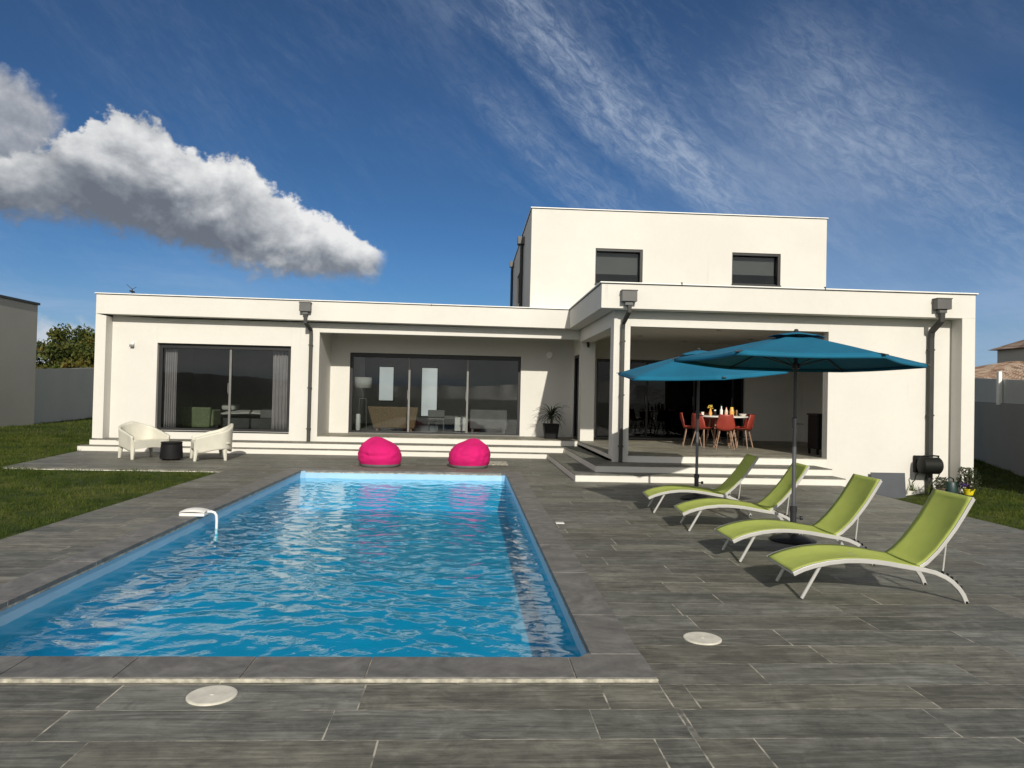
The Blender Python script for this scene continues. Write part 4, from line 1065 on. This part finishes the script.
MB().box(-.25, .25, -.2, .3, .34, .42).build('seat', 'greyu', t, bevel=.02); MB().box(-.25, .25, -.26, -.2, .42, .64).build('backrest', 'greyu', t, bevel=.02)
for sx_ in (-.22, .22):
    for sy_ in (-.2, .26): MB().tube([(sx_, sy_, .34), (sx_, sy_, 0)], .012, 6).build('leg', 'rail', t)
t = thing('console_table', 'long grey low table in the middle pane of the living room window', 'table', (-.55, 23.0, .386))
MB().box(-.5, .5, -.2, .2, .36, .46).build('table_top', 'greyu', t, bevel=.01)
for s in (-.42, .42): MB().box(s - .03, s + .03, -.18, .18, 0, .36).build('leg', 'rail', t)
t = thing('white_cube_stool', 'white cube stool in the middle pane of the living room window', 'stool', (-.22, 22.2, .386))
MB().box(-.19, .19, -.19, .19, .03, .44).build('body', 'whitep', t, bevel=.015); MB().box(-.15, .15, -.15, .15, 0, .03).build('foot', 'blackp', t)
t = thing('grey_sofa', 'grey sofa behind the right pane of the living room window', 'sofa', (.60, 22.6, .386))
MB().box(-.56, .56, -.45, -.28, .10, .68).build('backrest', 'greyu', t, bevel=.04); MB().box(-.54, .54, -.28, .45, .10, .40).build('seat', 'greyu', t, bevel=.04)
for sx_ in (-.48, .48):
    for sy_ in (-.38, .38): MB().box(sx_ - .03, sx_ + .03, sy_ - .03, sy_ + .03, 0, .10).build('leg', 'rail', t)

# ------------------------------------------------------------------ neighbours, boundary walls, hedge tree
def vwall(mb, p, q, th, z0, zp, zq):
    p = Vector((p[0], p[1])); q = Vector((q[0], q[1])); d_ = (q - p).normalized(); n_ = Vector((-d_.y, d_.x)) * th
    a, b, c_, e_ = p, q, q + n_, p + n_
    return mb.add([(a.x, a.y, z0), (b.x, b.y, z0), (c_.x, c_.y, z0), (e_.x, e_.y, z0), (a.x, a.y, zp), (b.x, b.y, zq), (c_.x, c_.y, zq), (e_.x, e_.y, zp)],
                  [(0, 3, 2, 1), (4, 5, 6, 7), (0, 1, 5, 4), (1, 2, 6, 5), (2, 3, 7, 6), (3, 0, 4, 7)])
t = thing('neighbour_house', 'plain taupe flat roofed building cut by the left edge of the photo', 'building', (-15.25, 26.8, 0))
mb = vwall(MB(), (-15.25, 26.8), (-15.22, 12.0), -9, -.2, 4.33, 4.33)
o = mb.build('wall', 'taupewall', t, world=True)
mb = MB(); vwall(mb, (-15.20, 26.86), (-15.17, 11.9), -9.1, 4.3, 4.41, 4.41)
for i in range(4): pass
z = mb.v
mb.v = [(a, b, c_ if j >= 4 else 4.332) for j, (a, b, c_) in enumerate(mb.v)]
mb.build('roof_edge', 'capdark', t, world=True)
p0 = (-15.45, 27.0); p1 = (-16.7, 33.6); p2 = (-17.1, 36)
o = vwall(MB(), p0, p1, .2, -.2, 2.07, 2.33); vwall(o, p1, p2, .2, -.2, 2.33, 2.42)
tt = thing('boundary_wall', 'grey rendered garden wall between the taupe building and the villa', 'wall', (-16, 30, 0))
o.build('wall_panel', 'greywall', tt, world=True)
MB().box(-15.62, -15.42, 26.85, 27.0, -.2, 2.09).build('end_post', 'taupewall', tt, world=True)

def tree(name, label, cx, cy, rr, hh, zc, n_, seed, leaf=.13):
    t = thing(name, label, 'tree', (cx, cy, -.1)); r_ = random.Random(seed); nr = np.random.default_rng(seed)
    tk = MB(); tk.tube([(0, 0, 0), (.08, .05, 1.1), (-.05, .1, 2.2), (.05, 0, 3.4)], [.17, .13, .09, .04], 9)
    for k in range(9):
        a = k * .7 + r_.random(); z0 = .8 + .22 * k
        tk.tube([(0, 0, z0), (.45 * rr * math.cos(a), .45 * rr * math.sin(a), z0 + .6), (.8 * rr * math.cos(a), .8 * rr * math.sin(a), z0 + 1.0)], [.06, .035, .012], 6)
    tk.build('trunk', 'bark', t, smooth=True)
    m_ = MB(); cl = []
    for k in range(190):
        u = nr.normal(size=3); u /= np.linalg.norm(u); q = r_.random() ** .4
        cl.append((u * np.array([rr, rr * .8, hh]) * q * .92 + np.array([0, 0, zc]), r_.uniform(.22, .55)))
    vs = []; fs = []
    for k in range(n_):
        c0, cr = cl[k % len(cl)]
        d_ = nr.normal(size=3); d_ /= np.linalg.norm(d_); p = c0 + d_ * cr * min(abs(nr.normal()), 1.7) * .72
        if p[2] < .3: continue
        a = nr.normal(size=3); a /= np.linalg.norm(a); b = np.cross(a, nr.normal(size=3)); b /= np.linalg.norm(b)
        l = leaf * nr.uniform(.5, 1.1); o_ = len(vs)
        vs += [tuple(p - a * l), tuple(p + b * l * .45), tuple(p + a * l), tuple(p - b * l * .45)]; fs.append((o_, o_ + 1, o_ + 2, o_ + 3))
    m_.add(vs, fs); m_.build('crown', 'treeleaf', t)
tree('hedge_tree', 'dense dark green bushy tree with russet tips behind the grey garden wall', -20.2, 38.4, 3.2, 2.05, 2.45, 46000, 4)
tree('hedge_tree', 'dark bushy tree behind the left end of the villa', -15.3, 40.0, 2.2, 1.8, 2.2, 14000, 9)

# right side: long wall running away, white post, tiled house
W0 = (11.2, 13.2); W1_ = (13.78, 17.5); W2_ = (16.6, 23.2); W3 = (19.5, 29)
ttw = thing('side_boundary_wall', 'grey boundary wall in shade right of the villa, pale panels on top', 'wall', (15.2, 20, -.2))
lo = MB()
def on(s): return (W1_[0] + (W2_[0] - W1_[0]) * s, W1_[1] + (W2_[1] - W1_[1]) * s)
vwall(lo, on(1.9), on(-.9), .22, -.5, 1.72, 1.50)
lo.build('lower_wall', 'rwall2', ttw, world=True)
up_ = MB(); 
vv = vwall(MB(), on(1.9), on(-.9), .16, 1.4, 2.66, 1.95)
up_.v = [(a + .05, b - .03, c_ if j >= 4 else (1.725 if j in (0, 3) else 1.505)) for j, (a, b, c_) in enumerate(vv.v)]; up_.f = vv.f
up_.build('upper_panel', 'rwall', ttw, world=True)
pc = on(.42)
MB().box(pc[0] - .10, pc[0] + .0, pc[1] - .05, pc[1] + .05, 1.56, 2.50).build('post', 'cap', ttw, world=True, bevel=.01)
t = thing('tiled_house', 'neighbour house with a weathered clay tile roof beyond the right wall', 'house', (30, 38, 0))
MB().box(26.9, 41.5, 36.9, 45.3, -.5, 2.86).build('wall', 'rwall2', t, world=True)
rt = MB()
A_ = [(26.6, 36.6, 2.9), (42, 36.6, 2.9), (42, 45.5, 2.9), (26.6, 45.5, 2.9), (31.6, 40.6, 4.12), (42, 40.6, 4.2)]
def quadroof(a, b, c_, d_, nu):
    a, b, c_, d_ = map(Vector, (a, b, c_, d_))
    def fn(u, v):
        p = (a.lerp(b, u)).lerp(d_.lerp(c_, u), v); p.z += .03 * math.sin((b - a).length * u * 2 * PI / .24); return tuple(p)
    rt.grid(fn, nu, 8)
quadroof(A_[0], A_[1], A_[5], A_[4], 520); quadroof(A_[3], A_[0], A_[4], (31.6, 41.6, 4.12), 300)
rt.build('roof', 'rooft', t, world=True, solid=.07)
MB().box(26.7, 42, 36.7, 36.8, 2.72, 2.86).build('eaves', 'capdark', t, world=True)
tw = MB().box(32.1, 36, 39.9, 43, 3, 4.95); tw.build('tower', 'taupewall', t, world=True)
MB().add([(31.75, 39.5, 4.96), (36.4, 39.5, 4.96), (36.4, 43.4, 4.96), (31.75, 43.4, 4.96), (34.0, 39.7, 5.7), (34.0, 43.2, 5.7)], [(0, 1, 4), (2, 3, 5), (0, 4, 5, 3), (1, 2, 5, 4), (0, 3, 2, 1)]).build('tower_roof', 'rooft', t, world=True)

# ------------------------------------------------------------------ sun, sky, clouds
SD = Vector((-.097, .97, -.49)).normalized()
elev = math.asin(-SD.z); azs = math.atan2(-SD.x, -SD.y)
L = bpy.data.lights.new('sun', 'SUN'); L.energy = 4.0; L.angle = R(.53); L.color = (1.0, .93, .80)
lo = bpy.data.objects.new('sun', L); C.objects.link(lo); lo.rotation_euler = SD.to_track_quat('-Z', 'Y').to_euler(); lo.location = (3, -20, 15)

world = bpy.data.worlds.new('World'); bpy.context.scene.world = world; world.use_nodes = True
world.node_tree.nodes.clear(); t = NT(world.node_tree)
wo = t.node('ShaderNodeOutputWorld'); bg = t.node('ShaderNodeBackground'); t.l.new(bg.outputs[0], wo.inputs[0])
sky = t.node('ShaderNodeTexSky', sky_type='NISHITA'); sky.sun_disc = False; sky.sun_elevation = elev; sky.sun_rotation = azs
sky.altitude = 200; sky.air_density = 1.0; sky.dust_density = .6; sky.ozone_density = 2.2
SKS = .105
bg.inputs[1].default_value = SKS
dv = t.node('ShaderNodeTexCoord').outputs['Generated']
x, y, z = t.sep(dv)
az = t.m('MULTIPLY', t.m('ARCTAN2', x, y), 180 / PI); el = t.m('MULTIPLY', t.m('ARCSINE', z), 180 / PI)
def K(v): return v / SKS
skc = sky.outputs[0]
tint = t.ramp(t.m('DIVIDE', el, 60, clamp=True), ((0, (.36, .52, .72)), (.13, (.225, .42, .65)), (.25, (.22, .385, .57)), (.45, (.26, .385, .53)), (1, (.28, .40, .53))))
skc = t.mix(1, skc, tint, 'MULTIPLY')
# cirrus: fibres running from upper left to lower right, patchy
ca, sa = math.cos(R(-38)), math.sin(R(-38))
p_ = t.m('ADD', t.m('MULTIPLY', az, ca), t.m('MULTIPLY', el, sa)); q_ = t.m('ADD', t.m('MULTIPLY', az, -sa), t.m('MULTIPLY', el, ca))
cirv = t.comb(t.m('MULTIPLY', p_, .035), t.m('MULTIPLY', q_, .16), 0)
fib = t.noise(cirv, 1.0, 9, .62, 1.2)
fine = t.noise(t.comb(t.m('MULTIPLY', p_, .55), t.m('MULTIPLY', q_, 1.5), 2), 1.0, 8, .74, .6)
pat = t.noise(t.comb(t.m('MULTIPLY', p_, .03), t.m('MULTIPLY', q_, .06), 5.3), 1.0, 3, .5)
cir = t.m('MULTIPLY', t.smooth(t.m('ADD', t.m('MULTIPLY', fib, .62), t.m('MULTIPLY', fine, .38)), .42, .78), t.smooth(pat, .30, .65))
reg = t.m('MAXIMUM', t.smooth(az, -16, 14), .5)
# two marked bands
def band(c0, w0, a0, a1):
    dd = t.m('ABSOLUTE', t.m('ADD', t.m('SUBTRACT', q_, c0), t.m('MULTIPLY', t.m('SUBTRACT', fib, .5), 7)))
    b_ = t.m('SUBTRACT', 1, t.smooth(dd, 0, w0))
    return t.m('MULTIPLY', b_, t.m('MULTIPLY', t.smooth(p_, a0, a0 + 9), t.m('SUBTRACT', 1, t.smooth(p_, a1 - 10, a1))))
bA = band(23.6, 3.4, -22, 12); bB = band(33.0, 6.0, -2, 60); bC = band(17.5, 3.0, -18, 14)
bands = t.m('ADD', t.m('ADD', t.m('MULTIPLY', bA, .42), t.m('MULTIPLY', bB, .24)), t.m('MULTIPLY', bC, .20))
bands = t.m('MULTIPLY', bands, t.m('ADD', .25, t.m('MULTIPLY', t.smooth(fine, .30, .72), .95)))
cm = t.m('ADD', t.m('ADD', t.m('MULTIPLY', t.m('MULTIPLY', cir, reg), .30), t.m('MULTIPLY', t.m('MULTIPLY', t.smooth(az, 8, 28), t.m('SUBTRACT', 1, t.smooth(el, 14, 30))), t.m('MULTIPLY', t.smooth(pat, .2, .7), .26))), bands, clamp=True)
cm = t.m('MULTIPLY', cm, t.smooth(el, .0, 4))
skc = t.mix(cm, skc, (K(.48), K(.56), K(.68)))
# thin veil close to the horizon
veil = t.m('MULTIPLY', t.m('SUBTRACT', 1, t.smooth(el, 2, 13)), t.m('ADD', .10, t.m('MULTIPLY', t.smooth(t.noise(t.comb(t.m('MULTIPLY', az, .05), t.m('MULTIPLY', el, .3), 9), 1, 5, .6), .35, .7), .28)))
veil = t.m('MULTIPLY', veil, t.m('ADD', .55, t.m('MULTIPLY', t.smooth(t.m('ABSOLUTE', t.m('SUBTRACT', az, 3)), 10, 30), 1.9)), clamp=True)
skc = t.mix(veil, skc, (K(.34), K(.46), K(.66)))
# cumulus
def curve(xv, pts):
    n_ = t.node('ShaderNodeFloatCurve'); cu = n_.mapping.curves[0]
    a0, a1 = pts[0][0], pts[-1][0]
    while len(cu.points) < len(pts): cu.points.new(.5, .5)
    for c_, (a, b) in zip(cu.points, pts): c_.location = ((a - a0) / (a1 - a0), b / 30); c_.handle_type = 'AUTO'
    n_.mapping.update()
    t.put(n_.inputs[1], t.m('DIVIDE', t.m('SUBTRACT', xv, a0), a1 - a0, clamp=True))
    return t.m('MULTIPLY', n_.outputs[0], 30)
nv = t.comb(t.m('MULTIPLY', az, .20), t.m('MULTIPLY', el, .24), 1.7)
n1 = t.noise(nv, 1, 10, .54, .15); n2 = t.noise(t.comb(t.m('MULTIPLY', az, .75), t.m('MULTIPLY', el, .8), 4.), 1, 8, .56, .15)
n3 = t.noise(t.comb(t.m('MULTIPLY', az, 1.9), t.m('MULTIPLY', el, 2.0), 8.), 1, 6, .55, .1)
dsp = t.m('ADD', t.m('MULTIPLY', t.m('SUBTRACT', n3, .5), 1.5), t.m('ADD', t.m('MULTIPLY', t.m('SUBTRACT', n1, .5), 4.6), t.m('MULTIPLY', t.m('SUBTRACT', n2, .5), 3.4)))
pu_x = t.m('DIVIDE', t.m('ADD', az, 33.6), 5.0); pu_y = t.m('DIVIDE', t.m('SUBTRACT', el, 16.2), 3.9)
pu_d = t.m('SUBTRACT', 1, t.m('SQRT', t.m('ADD', t.m('MULTIPLY', pu_x, pu_x), t.m('MULTIPLY', pu_y, pu_y))))
pu_m = t.m('MULTIPLY', t.smooth(t.m('ADD', pu_d, t.m('MULTIPLY', dsp, .14)), -.08, .28), .93)
pu_c = t.ramp(t.m('ADD', t.m('ADD', .42, t.m('MULTIPLY', pu_y, .18)), t.m('MULTIPLY', t.m('SUBTRACT', n2, .5), 1.3)), ((.1, (.24, .27, .31)), (.5, (.38, .40, .44)), (.9, (.60, .62, .64))))
pu_c = t.mix(1, pu_c, (K(1), K(1), K(1)), 'MULTIPLY')
skc = t.mix(pu_m, skc, pu_c)
azd = t.m('ADD', az, t.m('MULTIPLY', t.m('SUBTRACT', n2, .5), 1.6))
topc = curve(azd, [(-46, 12.6), (-40, 13.2), (-36, 13.6), (-33, 13.9), (-31.4, 14.3), (-29.8, 14.9), (-28.4, 15.8), (-27.0, 17.2), (-25.4, 18.1), (-22.8, 17.8), (-20.6, 16.1), (-17.6, 16.2), (-14.6, 13.7), (-11.5, 13.3), (-8.6, 11.9), (-6.6, 10.3)])
botc = curve(azd, [(-46, 13.4), (-40, 12.6), (-36, 12.2), (-33, 11.9), (-31.4, 11.9), (-29.6, 11.8), (-28.6, 11.8), (-27.2, 11.7), (-25.5, 11.5), (-22.5, 11.0), (-20, 10.3), (-17, 9.7), (-13.5, 9.3), (-10.5, 9.3), (-8, 9.7), (-6.6, 10.3)])
dt = t.m('ADD', t.m('ADD', t.m('SUBTRACT', topc, el), .35), t.m('MULTIPLY', dsp, .85)); db = t.m('ADD', t.m('ADD', t.m('SUBTRACT', el, botc), 1.2), t.m('MULTIPLY', dsp, .62))
endm = t.m('MULTIPLY', t.smooth(az, -45, -38), t.m('SUBTRACT', 1, t.smooth(az, -7.6, -6.4)))
cu_m = t.m('MULTIPLY', t.m('MULTIPLY', t.smooth(dt, -.2, .55), t.smooth(db, -.3, 1.1)), endm)
rel = t.m('DIVIDE', db, t.m('MAXIMUM', t.m('ADD', dt, db), .4), clamp=True)
# relief: denser texture sampled a little towards the light
n1b = t.noise(t.comb(t.m('MULTIPLY', t.m('ADD', az, .55), .20), t.m('MULTIPLY', t.m('ADD', el, .9), .24), 1.7), 1, 10, .54, .15)
relief = t.m('MULTIPLY', t.m('SUBTRACT', n1, n1b), 2.0)
sh = t.m('ADD', t.m('ADD', t.m('MULTIPLY', t.smooth(rel, .05, .95), .72), relief), t.m('MULTIPLY', t.m('SUBTRACT', n2, .5), .35))
rightb = t.m('MULTIPLY', t.smooth(az, -24, -12), .22)
sh = t.m('ADD', sh, rightb)
leftd = t.m('MULTIPLY', t.m('SUBTRACT', 1, t.smooth(az, -33, -28)), .08); sh = t.m('SUBTRACT', sh, leftd)
cc = t.ramp(sh, ((.0, (.15, .168, .20)), (.24, (.23, .25, .285)), (.50, (.42, .44, .465)), (.76, (.66, .67, .68)), (1.0, (.86, .86, .85))))
cc = t.mix(1, cc, (K(1), K(1), K(1)), 'MULTIPLY')
skc = t.mix(t.m('MULTIPLY', cu_m, .97), skc, cc)
# a low cumulus near the horizon on the left
d2 = t.m('ADD', t.m('SUBTRACT', 4.6, el), t.m('MULTIPLY', dsp, .5)); cu2 = t.m('MULTIPLY', t.m('MULTIPLY', t.smooth(d2, -.2, 1), t.smooth(az, -34, -31)), t.m('SUBTRACT', 1, t.smooth(az, -27.5, -25.5)))
skc = t.mix(t.m('MULTIPLY', cu2, .75), skc, (K(.62), K(.65), K(.70)))
back_ = t.smooth(t.m('ABSOLUTE', az), 62, 95)  # added unseen clouds behind and overhead, lifting and neutralising the fill light
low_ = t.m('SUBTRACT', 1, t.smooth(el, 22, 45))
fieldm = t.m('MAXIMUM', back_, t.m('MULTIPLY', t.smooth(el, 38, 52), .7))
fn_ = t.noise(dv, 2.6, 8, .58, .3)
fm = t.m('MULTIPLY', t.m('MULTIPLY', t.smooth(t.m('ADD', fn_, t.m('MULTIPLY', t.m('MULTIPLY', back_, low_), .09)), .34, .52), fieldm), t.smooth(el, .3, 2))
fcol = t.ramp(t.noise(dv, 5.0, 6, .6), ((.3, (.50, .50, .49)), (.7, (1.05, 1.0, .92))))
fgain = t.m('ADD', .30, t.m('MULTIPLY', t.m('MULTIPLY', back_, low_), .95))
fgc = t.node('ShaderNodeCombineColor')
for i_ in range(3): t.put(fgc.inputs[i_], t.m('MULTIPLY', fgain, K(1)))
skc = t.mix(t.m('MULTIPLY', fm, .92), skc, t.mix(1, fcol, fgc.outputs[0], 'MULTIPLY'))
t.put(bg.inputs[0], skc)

# ------------------------------------------------------------------ camera
F_ = 735.; pitch, yaw, roll = R(.94179681), R(3.31720057), R(1.28132331)
cy, sy = math.cos(yaw), math.sin(yaw)
fwd = Vector((sy, cy, 0)); rt_ = Vector((cy, -sy, 0)); up0 = Vector((0, 0, 1))
f2 = fwd * math.cos(pitch) + up0 * math.sin(pitch); u2 = up0 * math.cos(pitch) - fwd * math.sin(pitch)
r3 = rt_ * math.cos(roll) + u2 * math.sin(roll); u3 = u2 * math.cos(roll) - rt_ * math.sin(roll)
cam = bpy.data.cameras.new('camera'); co = bpy.data.objects.new('camera', cam); C.objects.link(co)
cam.sensor_width = 36; cam.lens = 36 * F_ / 1024; cam.clip_end = 1500; cam.clip_start = .05
co.matrix_world = Matrix(((r3.x, u3.x, -f2.x, 0), (r3.y, u3.y, -f2.y, 0), (r3.z, u3.z, -f2.z, 1.5), (0, 0, 0, 1)))
sc = bpy.context.scene; sc.camera = co
sc.view_settings.view_transform = 'Standard'; sc.view_settings.look = 'None'; sc.view_settings.exposure = 0; sc.view_settings.gamma = 1
sc.render.engine = 'CYCLES'
sc.cycles.max_bounces = 10; sc.cycles.transparent_max_bounces = 16; sc.cycles.caustics_reflective = False; sc.cycles.caustics_refractive = False
sc.cycles.use_denoising = True
